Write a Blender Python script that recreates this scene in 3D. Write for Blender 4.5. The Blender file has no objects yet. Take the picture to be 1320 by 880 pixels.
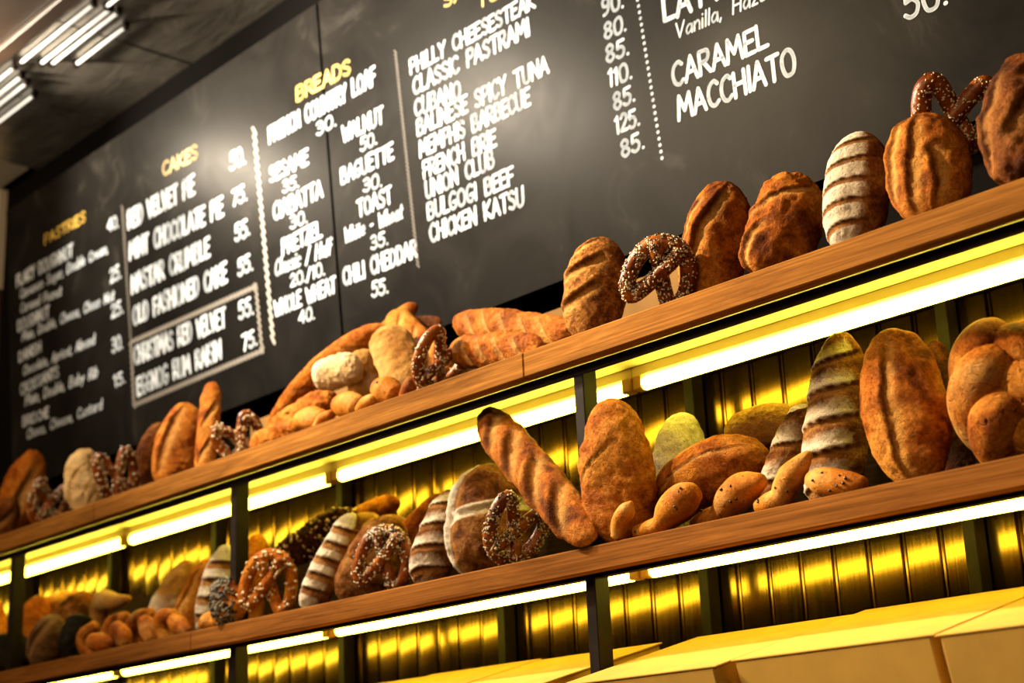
import bpy, math, random
import numpy as np
from mathutils import Matrix, Vector

S = bpy.context.scene
COL = S.collection
random.seed(7)

# ------------------------------------------------------------------ camera
F = 2028.0
_X = -np.array([-1949., 700., F]); _X /= np.linalg.norm(_X)
_Z = np.array([-310., -6740., F]); _Z -= _X * (_Z @ _X); _Z /= np.linalg.norm(_Z)
_Y = np.cross(_Z, _X)
R = np.array([_X, _Y, _Z])            # world <- (right, down, forward)
cam_d = bpy.data.cameras.new('camera')
cam_d.sensor_width = 36.0
cam_d.lens = F / 1320 * 36
cam_d.clip_start = 0.05
cam = bpy.data.objects.new('camera', cam_d)
COL.objects.link(cam)
M = Matrix.Identity(4)
for i in range(3):
    M[i][0] = R[i, 0]; M[i][1] = -R[i, 1]; M[i][2] = -R[i, 2]
cam.matrix_world = M
cam_d.dof.use_dof = True
cam_d.dof.focus_distance = 3.62
cam_d.dof.aperture_fstop = 2.4
S.camera = cam
S.view_settings.view_transform = 'Standard'
S.view_settings.look = 'None'
S.view_settings.exposure = 0.0
S.view_settings.gamma = 1.0
S.view_settings.use_curve_mapping = False
S.cycles.use_denoising = True
S.cycles.max_bounces = 8
S.cycles.sample_clamp_indirect = 6.0


def ray(px, py): return R @ np.array([px - 660., py - 440., F])
def onY(px, py, y): d = ray(px, py); return d * (y / d[1])
def onZ(px, py, z): d = ray(px, py); return d * (z / d[2])
def proj(p):
    c = R.T @ np.asarray(p, float)
    return np.array([c[0] / c[2] * F + 660, c[1] / c[2] * F + 440, c[2]])
def on_shelf(px, y, z):
    """point at height z, depth y, seen in column px"""
    py = 600.
    for _ in range(12):
        p = onY(px, py, y); p[2] = z
        q = proj(p)
        p = onY(px, q[1], y); py = q[1]
    p[2] = z
    return p

# ------------------------------------------------------------------ world and lights
w = bpy.data.worlds.new('world'); S.world = w; w.use_nodes = True
w.node_tree.nodes['Background'].inputs[0].default_value = (1.0, 0.80, 0.58, 1)
w.node_tree.nodes['Background'].inputs[1].default_value = 0.024

def area(name, loc, target, size, energy, color, sy=None, spread=180):
    d = bpy.data.lights.new(name, 'AREA'); d.energy = energy; d.color = color
    d.shape = 'RECTANGLE'; d.size = size; d.size_y = sy or size; d.spread = math.radians(spread)
    o = bpy.data.objects.new(name, d); COL.objects.link(o)
    o.location = loc
    o.rotation_euler = (Vector(target) - Vector(loc)).to_track_quat('-Z', 'Y').to_euler()
    return o
def spot(name, loc, target, energy, color, deg, blend=.6, r=.06):
    d = bpy.data.lights.new(name, 'SPOT'); d.energy = energy; d.color = color
    d.spot_size = math.radians(deg); d.spot_blend = blend; d.shadow_soft_size = r
    o = bpy.data.objects.new(name, d); COL.objects.link(o)
    o.location = loc
    o.rotation_euler = (Vector(target) - Vector(loc)).to_track_quat('-Z', 'Y').to_euler()
    return o

WARM = (1.0, 0.66, 0.34)
area('room_downlights', (-1.6, -0.6, 2.85), (-3.0, 2.7, 1.0), 2.2, 60, WARM, 1.0)
area('room_downlights_far', (-5.6, 0.0, 2.85), (-5.6, 2.8, 1.2), 2.0, 60, WARM, 1.0)

# board plane (leans forward 4.4 degrees)
TH = math.radians(4.4)
BO = np.array([0., 3.03, 1.462])               # a point of the board's lower edge
BU = np.array([0., -math.sin(TH), math.cos(TH)])   # up along the board
BN = np.array([0., -math.cos(TH), -math.sin(TH)])  # out of the board
def onB(px, py, off=0.0):
    d = ray(px, py); p0 = BO + BN * off
    return d * ((BN @ p0) / (BN @ d))
def mirror_spot(name, px, py, dist, energy, r, color=(1.0, .95, .86), deg=70):
    p = onB(px, py); d = p / np.linalg.norm(p)
    rr = d - 2 * (d @ BN) * BN
    loc = p + rr * dist
    return spot(name, loc, p, energy, color, 115, .8, r)
mirror_spot('ceiling_spot', 655, 130, 2.35, 760, .07, (1.0, .85, .64))
mirror_spot('ceiling_spot', 305, 215, 1.75, 250, .06, (1.0, .85, .64))
mirror_spot('ceiling_spot', 905, 20, 2.5, 60, .09, (1.0, .84, .62))
spot('ceiling_spot', (-3.75, 1.1, 2.92), (-1.75, 2.72, 1.05), 720, (1.0, .76, .46), 44, .9, .07)  # extra spot, added to brighten the breads on the right
spot('ceiling_spot', (-4.6, .2, 2.92), (-2.7, 2.7, .75), 280, (1.0, .74, .44), 56, .9, .07)  # second extra spot, added to brighten the lower shelf
area('ceiling_fill', (-5.6, 0.6, 1.9), (-5.4, 2.2, 3.06), .5, 11, (1.0, .86, .66))  # added uplight with no fixture behind it, brightens the ceiling

# ------------------------------------------------------------------ helpers
def new_mesh(name, V, Fc, smooth=True):
    me = bpy.data.meshes.new(name)
    V = np.asarray(V, np.float32)
    me.from_pydata([tuple(v) for v in V.tolist()], [], Fc)
    if smooth:
        me.polygons.foreach_set('use_smooth', [True] * len(me.polygons))
    me.update()
    return me
def obj(name, me, mat=None, parent=None, **props):
    o = bpy.data.objects.new(name, me); COL.objects.link(o)
    if mat is not None and not me.materials:
        for m_ in (mat if isinstance(mat, (list, tuple)) else [mat]): me.materials.append(m_)
    if parent is not None: o.parent = parent
    for k, v in props.items(): o[k] = v
    return o
def tag(o, label, cat, group=None):
    o['label'] = label; o['category'] = cat
    if group: o['group'] = group
    return o
def empty(name, loc):
    o = bpy.data.objects.new(name, None); COL.objects.link(o); o.location = Vector(loc); o.empty_display_size = .05
    return o

class MB:
    def __init__(s): s.V = []; s.F = []
    def add(s, V, Fc):
        n = len(s.V); s.V += [tuple(map(float, v)) for v in V]; s.F += [tuple(i + n for i in f) for f in Fc]
    def box(s, lo, hi, bev=0.0):
        x0, y0, z0 = lo; x1, y1, z1 = hi
        if bev <= 0:
            V = [(x0,y0,z0),(x1,y0,z0),(x1,y1,z0),(x0,y1,z0),(x0,y0,z1),(x1,y0,z1),(x1,y1,z1),(x0,y1,z1)]
            s.add(V, [(0,3,2,1),(4,5,6,7),(0,1,5,4),(1,2,6,5),(2,3,7,6),(3,0,4,7)])
        else:
            b = bev
            V = []
            for (x, sx) in ((x0,1),(x1,-1)):
                for (y, sy) in ((y0,1),(y1,-1)):
                    for (z, sz) in ((z0,1),(z1,-1)):
                        V += [(x, y+sy*b, z+sz*b), (x+sx*b, y, z+sz*b), (x+sx*b, y+sy*b, z)]
            import itertools
            idx = lambda ix, iy, iz, k: (ix*4+iy*2+iz)*3+k
            Fc = []
            for ix in (0,1):
                Fc.append([idx(ix,0,0,0),idx(ix,1,0,0),idx(ix,1,1,0),idx(ix,0,1,0)])
            for iy in (0,1):
                Fc.append([idx(0,iy,0,1),idx(1,iy,0,1),idx(1,iy,1,1),idx(0,iy,1,1)])
            for iz in (0,1):
                Fc.append([idx(0,0,iz,2),idx(1,0,iz,2),idx(1,1,iz,2),idx(0,1,iz,2)])
            for iy in (0,1):
                for iz in (0,1):
                    Fc.append([idx(0,iy,iz,1),idx(1,iy,iz,1),idx(1,iy,iz,2),idx(0,iy,iz,2)])
            for ix in (0,1):
                for iz in (0,1):
                    Fc.append([idx(ix,0,iz,0),idx(ix,1,iz,0),idx(ix,1,iz,2),idx(ix,0,iz,2)])
                for iy in (0,1):
                    Fc.append([idx(ix,iy,0,0),idx(ix,iy,1,0),idx(ix,iy,1,1),idx(ix,iy,0,1)])
            for ix in (0,1):
                for iy in (0,1):
                    for iz in (0,1):
                        Fc.append([idx(ix,iy,iz,0),idx(ix,iy,iz,1),idx(ix,iy,iz,2)])
            s.add(V, Fc)
        return s
    def tube(s, a, b, r, n=16, caps=True):
        a = np.array(a, float); b = np.array(b, float); d = (b-a)/np.linalg.norm(b-a)
        u = np.cross(d, [0,0,1.]); 
        if np.linalg.norm(u) < 1e-4: u = np.cross(d, [0,1.,0])
        u /= np.linalg.norm(u); v = np.cross(d, u)
        V = []
        for p in (a, b):
            for k in range(n):
                t = 2*math.pi*k/n; V.append(p + r*(u*math.cos(t)+v*math.sin(t)))
        Fc = [(k,(k+1)%n,n+(k+1)%n,n+k) for k in range(n)]
        if caps: Fc += [tuple(range(n))[::-1], tuple(range(n,2*n))]
        s.add(V, Fc); return s
    def build(s, name, mat, parent=None, smooth=False, **props):
        me = new_mesh(name, s.V, s.F, smooth)
        import bmesh
        bm = bmesh.new(); bm.from_mesh(me); bmesh.ops.recalc_face_normals(bm, faces=bm.faces); bm.to_mesh(me); bm.free()
        return obj(name, me, mat, parent, **props)

# ------------------------------------------------------------------ materials
def nt(name):
    m = bpy.data.materials.new(name); m.use_nodes = True
    t = m.node_tree; b = t.nodes['Principled BSDF']
    return m, t, b
def N(t, typ, **kw):
    n = t.nodes.new(typ)
    for k, v in kw.items(): setattr(n, k, v)
    return n
def ramp(t, stops, interp='LINEAR'):
    n = N(t, 'ShaderNodeValToRGB'); n.color_ramp.interpolation = interp
    e = n.color_ramp.elements
    while len(e) < len(stops): e.new(.5)
    for el, (p, c) in zip(e, stops): el.position = p; el.color = (*c, 1)
    return n
def mixc(t, fac, a, b, typ='MIX'):
    n = N(t, 'ShaderNodeMix', data_type='RGBA', blend_type=typ)
    for sock, val in ((n.inputs[0], fac), (n.inputs[6], a), (n.inputs[7], b)):
        if isinstance(val, (int, float)): sock.default_value = val
        elif isinstance(val, tuple): sock.default_value = (*val, 1) if len(val) == 3 else val
        else: t.links.new(val, sock)
    return n.outputs[2]
def math_(t, op, a, b=None, clamp=False):
    n = N(t, 'ShaderNodeMath', operation=op); n.use_clamp = clamp
    for i, v in enumerate((a, b)):
        if v is None: continue
        if isinstance(v, (int, float)): n.inputs[i].default_value = v
        else: t.links.new(v, n.inputs[i])
    return n.outputs[0]
def coords(t, rnd=True, scale=(1,1,1)):
    tc = N(t, 'ShaderNodeTexCoord')
    mp = N(t, 'ShaderNodeMapping'); mp.inputs['Scale'].default_value = scale
    t.links.new(tc.outputs['Object'], mp.inputs[0])
    if rnd:
        oi = N(t, 'ShaderNodeObjectInfo')
        v = N(t, 'ShaderNodeVectorMath', operation='SCALE'); v.inputs[0].default_value = (7.3, 11.1, 5.7)
        t.links.new(oi.outputs['Random'], v.inputs['Scale'])
        t.links.new(v.outputs[0], mp.inputs['Location'])
    return mp.outputs[0]
def noise(t, vec, scale, detail=4, rough=.55, dist=0):
    n = N(t, 'ShaderNodeTexNoise'); n.inputs['Scale'].default_value = scale
    n.inputs['Detail'].default_value = detail; n.inputs['Roughness'].default_value = rough
    n.inputs['Distortion'].default_value = dist
    t.links.new(vec, n.inputs['Vector']); return n.outputs['Fac']
def bump(t, b, h, strength, dist=.002):
    n = N(t, 'ShaderNodeBump'); n.inputs['Strength'].default_value = strength; n.inputs['Distance'].default_value = dist
    t.links.new(h, n.inputs['Height']); t.links.new(n.outputs[0], b.inputs['Normal'])
def plain(name, col, rough=.5, metal=0, nscale=0, namp=.15, bscale=0, bstr=.2, spec=.5):
    m, t, b = nt(name)
    b.inputs['Base Color'].default_value = (*col, 1); b.inputs['Roughness'].default_value = rough
    b.inputs['Metallic'].default_value = metal; b.inputs['Specular IOR Level'].default_value = spec
    if nscale:
        v = coords(t); f = noise(t, v, nscale)
        r_ = ramp(t, [(.3, tuple(c*(1-namp) for c in col)), (.7, tuple(min(1, c*(1+namp)) for c in col))])
        t.links.new(f, r_.inputs[0]); t.links.new(r_.outputs[0], b.inputs['Base Color'])
    if bscale:
        bump(t, b, noise(t, coords(t), bscale, 6), bstr)
    return m
def emit(name, col, strength):
    m, t, b = nt(name)
    b.inputs['Base Color'].default_value = (.8, .8, .8, 1)
    b.inputs['Emission Color'].default_value = (*col, 1); b.inputs['Emission Strength'].default_value = strength
    return m

def crust(name, dark, mid, light, opening, rough=.6, flour=(.76, .66, .50), scale=9., spec=.05, bstr=1.0, grain=.5):
    dark, mid, light = [(c_[0], c_[1] * .89, c_[2] * .72) for c_ in (dark, mid, light)]
    m, t, b = nt(name)
    v = coords(t)
    n1 = noise(t, v, scale, 6, .62, .4)
    r1 = ramp(t, [(.37, dark), (.49, mid), (.64, light)]); t.links.new(n1, r1.inputs[0])
    n2 = noise(t, v, 110, 4, .7)
    g = ramp(t, [(.32, (1-grain,)*3), (.62, (1.0,)*3), (.85, (1+grain*.6,)*3)]); t.links.new(n2, g.inputs[0])
    c = mixc(t, 1.0, r1.outputs[0], g.outputs[0], 'MULTIPLY')
    at = N(t, 'ShaderNodeAttribute', attribute_name='Marks')
    sp = N(t, 'ShaderNodeSeparateColor'); t.links.new(at.outputs['Color'], sp.inputs[0])
    n3 = noise(t, v, 45, 5, .7)
    op = math_(t, 'MULTIPLY', sp.outputs[1], math_(t, 'MULTIPLY_ADD', n3, .8), True)
    op.node.inputs[1].default_value = 1.0
    mm = math_(t, 'ADD', math_(t, 'MULTIPLY', n3, 1.6), -.25, True)
    op = math_(t, 'MULTIPLY', sp.outputs[1], mm, True)
    c = mixc(t, op, c, opening)
    c = mixc(t, math_(t, 'MULTIPLY', sp.outputs[2], .85, True), c, tuple(x*.28 for x in dark))
    n4 = noise(t, v, 70, 6, .75)
    fl = math_(t, 'SUBTRACT', math_(t, 'MULTIPLY', sp.outputs[0], 1.85), math_(t, 'MULTIPLY', n4, 1.45), True)
    c = mixc(t, fl, c, flour)
    pores = noise(t, v, 190, 2, .6); pr_ = ramp(t, [(.30, (.45,)*3), (.40, (1,)*3)]); t.links.new(pores, pr_.inputs[0]); c = mixc(t, 1.0, c, pr_.outputs[0], 'MULTIPLY')
    t.links.new(c, b.inputs['Base Color'])
    b.inputs['Roughness'].default_value = rough
    b.inputs['Specular IOR Level'].default_value = spec
    vo = N(t, 'ShaderNodeTexVoronoi', feature='DISTANCE_TO_EDGE'); vo.inputs['Scale'].default_value = 42
    wv = mixc(t, .06, v, N(t, 'ShaderNodeTexNoise').outputs['Color']); t.links.new(wv, vo.inputs['Vector'])
    crack = math_(t, 'MULTIPLY', math_(t, 'MINIMUM', vo.outputs['Distance'], .06), 3.0)
    h = math_(t, 'ADD', math_(t, 'ADD', noise(t, v, 75, 6, .75), math_(t, 'MULTIPLY', n1, 1.5)), crack)
    bump(t, b, h, bstr, .006)
    return m

MAT = {}
MAT['golden'] = crust('crust_golden', (.15, .036, .004), (.47, .145, .014), (.74, .33, .055), (.78, .45, .12))
MAT['brown'] = crust('crust_brown', (.075, .022, .006), (.22, .070, .014), (.42, .17, .04), (.48, .23, .06))
MAT['orange'] = crust('crust_orange', (.25, .058, .005), (.60, .185, .016), (.78, .35, .055), (.82, .48, .14), .45)
MAT['pale'] = crust('crust_pale', (.48, .31, .12), (.62, .46, .23), (.70, .57, .34), (.45, .24, .07), .65, grain=.12, bstr=.5)
MAT['flat'] = crust('crust_flat', (.36, .17, .04), (.50, .29, .08), (.60, .39, .14), (.7, .5, .2), .6, grain=.2, bstr=.6)
MAT['grey'] = crust('crust_grey', (.09, .045, .02), (.20, .11, .05), (.34, .22, .11), (.34, .18, .07), .7)
MAT['rustic'] = crust('crust_rustic', (.085, .028, .007), (.25, .095, .022), (.46, .24, .08), (.44, .20, .05), .65, scale=14)
MAT['black'] = crust('crust_black', (.008, .007, .007), (.014, .012, .011), (.03, .025, .02), (.05, .04, .02), .55)
MAT['grain'] = crust('crust_grain', (.20, .070, .014), (.50, .21, .045), (.70, .38, .11), (.74, .40, .11), .6, scale=22, grain=.75)
MAT['stick'] = crust('crust_stick', (.36, .11, .012), (.54, .205, .022), (.66, .32, .06), (.74, .46, .15), .5, grain=.2, bstr=.6)
MAT['pretzel'] = crust('crust_pretzel', (.13, .026, .004), (.30, .075, .009), (.50, .165, .024), (.5, .25, .08), .30, spec=.35, bstr=.2)
MAT['choco'] = crust('crust_choco', (.03, .010, .005), (.075, .022, .009), (.16, .05, .016), (.3, .1, .03), .5, scale=25)
MAT['seed_white'] = plain('sesame_white', (.76, .66, .44), .5)
MAT['seed_black'] = plain('sesame_black', (.02, .017, .015), .45)
MAT['seed_grey'] = plain('seed_grey', (.16, .13, .07), .5)
MAT['nut'] = plain('chopped_nut', (.50, .33, .14), .6, nscale=60, namp=.4)
MAT['chip'] = plain('olive_black', (.02, .012, .01), .35)

def wood(name, dark, light, rough=.5):
    m, t, b = nt(name)
    v = coords(t, False, (1.0, 14., 14.))
    n1 = noise(t, v, 2.2, 8, .65, 1.2)
    r1 = ramp(t, [(.25, dark), (.75, light)]); t.links.new(n1, r1.inputs[0])
    v2 = coords(t, False, (.6, 60., 60.))
    n2 = noise(t, v2, 3., 4, .7)
    g = ramp(t, [(.32, (.5,)*3), (.62, (1.08,)*3)]); t.links.new(n2, g.inputs[0])
    c = mixc(t, 1.0, r1.outputs[0], g.outputs[0], 'MULTIPLY')
    t.links.new(c, b.inputs['Base Color']); b.inputs['Roughness'].default_value = rough
    b.inputs['Specular IOR Level'].default_value = .02
    bump(t, b, n2, .3, .003)
    return m
MAT['wood'] = wood('shelf_wood', (.15, .052, .009), (.46, .195, .036), .7)
MAT['wood_mid'] = wood('shelf_wood_lower', (.13, .043, .008), (.37, .142, .027), .7)
MAT['ply'] = plain('rail_ply', (.24, .13, .038), .7, nscale=8, namp=.15, spec=.04)
MAT['rail_dark'] = wood('rail_wood', (.020, .011, .006), (.045, .024, .011), .7)
MAT['white_lam'] = plain('laminate', (.68, .58, .38), .6)
MAT['steel'] = plain('black_steel', (.014, .009, .006), .5, nscale=30, namp=.3, spec=.10)
MAT['housing'] = plain('batten_housing', (.75, .62, .38), .5)
MAT['holder'] = plain('lamp_holder', (.6, .36, .14), .5)
TUBE = (1.0, .84, .075)
MAT['tube'] = emit('tube_glow', TUBE, 18.0)
MAT['ceil_tube'] = emit('ceiling_tube_glow', (1.0, .93, .78), 1.1)

def brass():
    m, t, b = nt('brushed_brass')
    v = coords(t, False, (30., 30., 1.))
    n1 = noise(t, v, 6., 5, .7)
    r1 = ramp(t, [(.25, (.12, .066, .017)), (.75, (.22, .128, .036))]); t.links.new(n1, r1.inputs[0])
    t.links.new(r1.outputs[0], b.inputs['Base Color'])
    b.inputs['Metallic'].default_value = 1.0
    rr = ramp(t, [(.2, (.12,)*3), (.8, (.19,)*3)]); t.links.new(n1, rr.inputs[0]); t.links.new(rr.outputs[0], b.inputs['Roughness'])
    return m
MAT['brass'] = brass()
def chalkboard():
    m, t, b = nt('chalkboard')
    v = coords(t, False)
    n1 = noise(t, v, 3.2, 7, .65, .8)
    r1 = ramp(t, [(.38, (.0075, .0070, .0066)), (.60, (.012, .011, .010)), (.80, (.040, .037, .033))]); t.links.new(n1, r1.inputs[0])
    t.links.new(r1.outputs[0], b.inputs['Base Color'])
    rr = ramp(t, [(.3, (.29,)*3), (.7, (.37,)*3)]); t.links.new(n1, rr.inputs[0]); t.links.new(rr.outputs[0], b.inputs['Roughness'])
    b.inputs['Specular IOR Level'].default_value = .024
    return m
MAT['board'] = chalkboard()
MAT['paint'] = plain('white_paint', (.68, .77, .88), .6, spec=.1)
MAT['chalkline'] = plain('chalk_line', (.26, .24, .215), .7)
MAT['rope'] = plain('painted_rope', (.40, .38, .35), .7)
MAT['faint'] = plain('faint_chalk', (.12, .105, .09), .7)
MAT['yellow'] = plain('yellow_paint', (.78, .52, .09), .5)
MAT['carton'] = plain('kraft_card', (.64, .38, .08), .8, nscale=12, namp=.08, spec=.1)
MAT['dark_wall'] = plain('dark_wall_paint', (.006, .0055, .0055), .9, spec=.0)
MAT['dark_wood'] = plain('dark_panel', (.035, .018, .014), .5)
MAT['plaster'] = plain('pale_plaster', (.55, .48, .36), .8, nscale=3, namp=.08)
MAT['soffit'] = plain('soffit_brown', (.055, .032, .02), .5, nscale=2, namp=.3)
MAT['floor'] = plain('floor_tile', (.12, .10, .085), .35, nscale=2, namp=.1)
def ceilmetal():
    m, t, b = nt('ceiling_metal')
    v = coords(t, False, (1., 3., 1.))
    n1 = noise(t, v, 3.0, 4, .6, 1.5)
    r1 = ramp(t, [(.3, (.20, .18, .155)), (.75, (.46, .42, .36))]); t.links.new(n1, r1.inputs[0])
    t.links.new(r1.outputs[0], b.inputs['Base Color'])
    b.inputs['Metallic'].default_value = .55; b.inputs['Roughness'].default_value = .25
    bump(t, b, n1, .25, .01)
    return m
MAT['ceil'] = ceilmetal()

# ------------------------------------------------------------------ setting
ZC = 3.06
def struct(name, mb, mat): return mb.build(name, MAT[mat], None, kind='structure')
struct('floor', MB().box((-11, -5, -1.56), (4, 3.3, -1.5)), 'floor')
mb = MB().box((-11, 3.12, -1.5), (4, 3.3, ZC)); struct('wall_back', mb, 'dark_wall')
struct('wall_left', MB().box((-11.2, -5, -1.5), (-11, 3.3, 3.3)), 'plaster')
struct('trim_1', MB().box((-11, 3.08, 2.545), (-6.93, 3.119, ZC)), 'plaster')      # pale wall facing past the board's end
struct('trim_2', MB().box((-11, 3.06, -1.5), (-6.93, 3.119, 2.54)), 'dark_wood')
# metal clad strip of ceiling above the board, panel by panel with open seams
mb = MB()
xs = [-6.62, -5.93, -5.22, -4.5, -3.78, -3.06, -2.34, -1.6, -.9, -.2, .5, 4.0]
for a, b_ in zip(xs[:-1], xs[1:]):
    mb.box((a + .006, 2.50, ZC), (b_ - .006, 3.3, ZC + .03), .004)
struct('ceiling', mb, 'ceil')
struct('ceiling_slab', MB().box((-11, -5, ZC + .04), (4, 3.3, ZC + .12)), 'dark_wall').name = 'ceiling_2'
struct('ceiling_3', MB().box((-11, 2.0, ZC), (-6.63, 3.08, ZC + .03)), 'plaster')
struct('trim_3', MB().box((-11, 2.43, ZC - .02), (4, 2.495, ZC + .035), .004), 'soffit')
struct('ceiling_4', MB().box((-11, -5, ZC), (4, 2.425, ZC + .03)), 'soffit')

# ceiling tube lights, four to a panel
def ceiling_tube(pa, pb, label):
    a = onZ(*pa, ZC - .018); b_ = onZ(*pb, ZC - .018); ym = (a[1] + b_[1]) / 2
    r_ = empty('ceiling_tube', ((a[0] + b_[0]) / 2, ym, ZC)); inv = Matrix.Translation(-Vector(r_.location))
    tag(r_, label, 'ceiling light', 'fluorescent tubes on the ceiling')
    lo, hi = min(a[0], b_[0]), max(a[0], b_[0])
    for o in (MB().tube((lo + .02, ym, ZC - .018), (hi - .02, ym, ZC - .018), .0062, 14).build('glass_tube', MAT['ceil_tube'], r_, True),
              MB().box((lo, ym - .012, ZC - .03), (lo + .02, ym + .012, ZC - .0005), .002).build('end_holder', MAT['steel'], r_),
              MB().box((hi - .02, ym - .012, ZC - .03), (hi, ym + .012, ZC - .0005), .002).build('end_holder', MAT['steel'], r_)):
        o.matrix_parent_inverse = inv
for pa, pb, l in [((24,82),(124,4),'topmost of the four ceiling tubes in the right group'), ((50,83),(146,10),'second from the top of the four ceiling tubes in the right group'),
                  ((64,83.5),(156,14),'third from the top of the four ceiling tubes in the right group'), ((96,84),(165,33),'lowest of the four ceiling tubes in the right group'),
                  ((-76,163),(21.5,85),'topmost of the four ceiling tubes in the group cut by the left photo edge'), ((-60,167),(31,97),'second from the top of the four ceiling tubes at the left photo edge'),
                  ((-50,173),(37,105),'third from the top of the four ceiling tubes at the left photo edge'), ((-30,178),(47,121),'lowest of the four ceiling tubes at the left photo edge'),
                  ((134,10),(220,-56),'ceiling tube cut by the top photo edge')]:
    ceiling_tube(pa, pb, l)

# brass panelling behind the shelves: one tongue-and-groove sheet
mb = MB(); rng = np.random.RandomState(3)
x = -8.0; pw = .098
while x < 0.6:
    tilt = rng.uniform(-.0018, .0018); bow = .0012
    w_ = pw - .018
    V = []; n = 6
    for k in range(n + 1):
        q = k / n; xx = x + w_ * q; yy = 3.095 + tilt * (q - .5) * 2 - bow * (1 - (2*q-1)**2)
        V += [(xx, yy, -.2), (xx, yy, 1.09)]
    Fc = [(2*k, 2*k+2, 2*k+3, 2*k+1) for k in range(n)]
    mb.add(V, Fc)
    # groove, bead, groove
    V = []; prof = [(0, 3.0965), (.003, 3.103), (.006, 3.097), (.009, 3.094), (.012, 3.097), (.015, 3.103), (.018, 3.0965)]
    for dx, yy in prof: V += [(x + w_ + dx, yy, -.2), (x + w_ + dx, yy, 1.09)]
    mb.add(V, [(2*k, 2*k+2, 2*k+3, 2*k+1) for k in range(len(prof) - 1)])
    x += pw
me = new_mesh('wall_cladding', mb.V, mb.F, False)
obj('wall_cladding', me, MAT['brass'], None, kind='structure')

# ------------------------------------------------------------------ rack, shelves, tubes
ZU, ZM = 1.107, .589
XL, XR = -7.4, 0.3
rack = empty('shelving_frame', (-3.4, 2.85, -1.5))
tag(rack, 'black steel shelving frame of square posts carrying both wooden bread shelves', 'shelving frame')
def rpart(name, mb, mat='steel'):
    o = mb.build(name, MAT[mat], rack); o.matrix_parent_inverse = Matrix.Translation(-Vector(rack.location)); return o
for k in range(-1, 4):
    xx = -2.612 - 1.531 * k
    if xx < XL: continue
    rpart('front_post', MB().box((xx, 2.640, -1.5), (xx + .033, 2.688, 1.036), .002))
for k in range(-3, 7):
    xx = -2.612 - .7655 * k
    if xx < XL: continue
    rpart('rear_post', MB().box((xx, 3.046, -1.5), (xx + .031, 3.090, 1.082), .002))
for z1, z0, ya in ((1.0400, 1.019, 2.6375), (.5295, .5245, 2.628)):
    rpart('angle_bar', MB().box((XL, ya, z0), (XR, 2.648, z1)).box((XL, ya, z1 - .005), (XR, 2.672, z1)))

def shelf(name, label, z, lip, bt, rail, joints, mat, rmat, rlab, yb=3.044, rx=None):
    r_ = empty(name, (-3.4, 2.6, z - lip)); inv = Matrix.Translation(-Vector(r_.location))
    tag(r_, label, 'shelf', 'wooden bread shelves')
    xs = [XL] + joints + [XR]
    for a, b_ in zip(xs[:-1], xs[1:]):
        o = MB().box((a + .0006, 2.600, z - lip), (b_ - .0006, 2.636, z), .003).build('front_lip', MAT[mat], r_)
        o.matrix_parent_inverse = inv
    o = MB().box((XL, 2.6365, z - bt), (XR, yb, z - .0005)).build('shelf_board', MAT['rail_dark'], r_); o.matrix_parent_inverse = inv
    o = MB().box((XL, 2.70, z - bt - .0022), (XR, 2.8675, z - bt + .0004)).build('reflector_strip', MAT['white_lam'], r_, label='white reflector strip under the board'); o.matrix_parent_inverse = inv
    if rail:
        o = MB().box((XL if rx is None else rx[0], 2.972, z), (XR if rx is None else rx[1], 2.994, z + rail), .002).build('back_rail', MAT[rmat], r_, label=rlab); o.matrix_parent_inverse = inv
    return r_
shelf('wooden_shelf', 'upper brown wooden bread shelf below the chalkboard menu', ZU, .066, .024, .250, [-4.95, -2.745], 'wood', 'ply', 'pale plywood back rail', 3.088, (onY(325, 560, 2.98)[0], onY(890, 330, 2.98)[0]))
shelf('wooden_shelf', 'lower brown wooden bread shelf above the cardboard boxes', ZM, .059, .010, .250, [-4.30, -1.2], 'wood_mid', 'rail_dark', 'dark brown back rail')

def tube_light(xa, xb, zc, yc, ztop, label, housing=True):
    r_ = empty('tube_light', ((xa + xb) / 2, yc, ztop)); inv = Matrix.Translation(-Vector(r_.location))
    tag(r_, label, 'tube light', 'lit fluorescent tubes under the shelves')
    def p(o): o.matrix_parent_inverse = inv; return o
    p(MB().tube((xa + .035, yc, zc), (xb - .035, yc, zc), .0172, 20).build('glass_tube', MAT['tube'], r_, True))
    for x0, x1 in ((xa + .004, xa + .035), (xb - .035, xb - .004)):
        m_ = MB().box((x0, yc - .016, zc - .015), (x1, yc + .016, min(ztop, zc + .022)), .003)
        p(m_.build('end_holder', MAT['holder'], r_))
    if housing:
        p(MB().box((xa, yc - .011, zc + .020), (xb, yc + .011, ztop), .003).build('housing', MAT['housing'], r_))
J = 1.2925
for k in range(5):
    xb_ = -2.628 + J - J * k; tube_light(xb_ - J, xb_, 1.033, 2.88, 1.0825, ['lit white tube under the upper shelf at its right end, above the braided loaf',
        'lit white tube under the upper shelf ending behind the big baguette and the right post',
        'lit white tube under the upper shelf crossing behind the middle steel post',
        'lit white tube under the upper shelf just right of the leftmost steel post',
        'lit white tube under the upper shelf cut by the left photo edge'][k]) if k != 0 else tube_light(xb_ - J, xb_ , 1.033, 2.88, 1.0825,
        'lit white tube under the upper shelf at its right end, above the braided loaf')
for k in range(4):
    xb_ = -2.637 + J - J * k
    tube_light(xb_ - J, xb_, .558, 2.87, .5785, ['lit white tube under the lower shelf at its right end',
        'lit white tube under the lower shelf crossing behind the right steel post',
        'lit white tube under the lower shelf crossing behind the middle steel post',
        'lit white tube under the lower shelf at the lower left of the photo',
        'lit white tube under the lower shelf below the left photo edge'][k], False)

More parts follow.
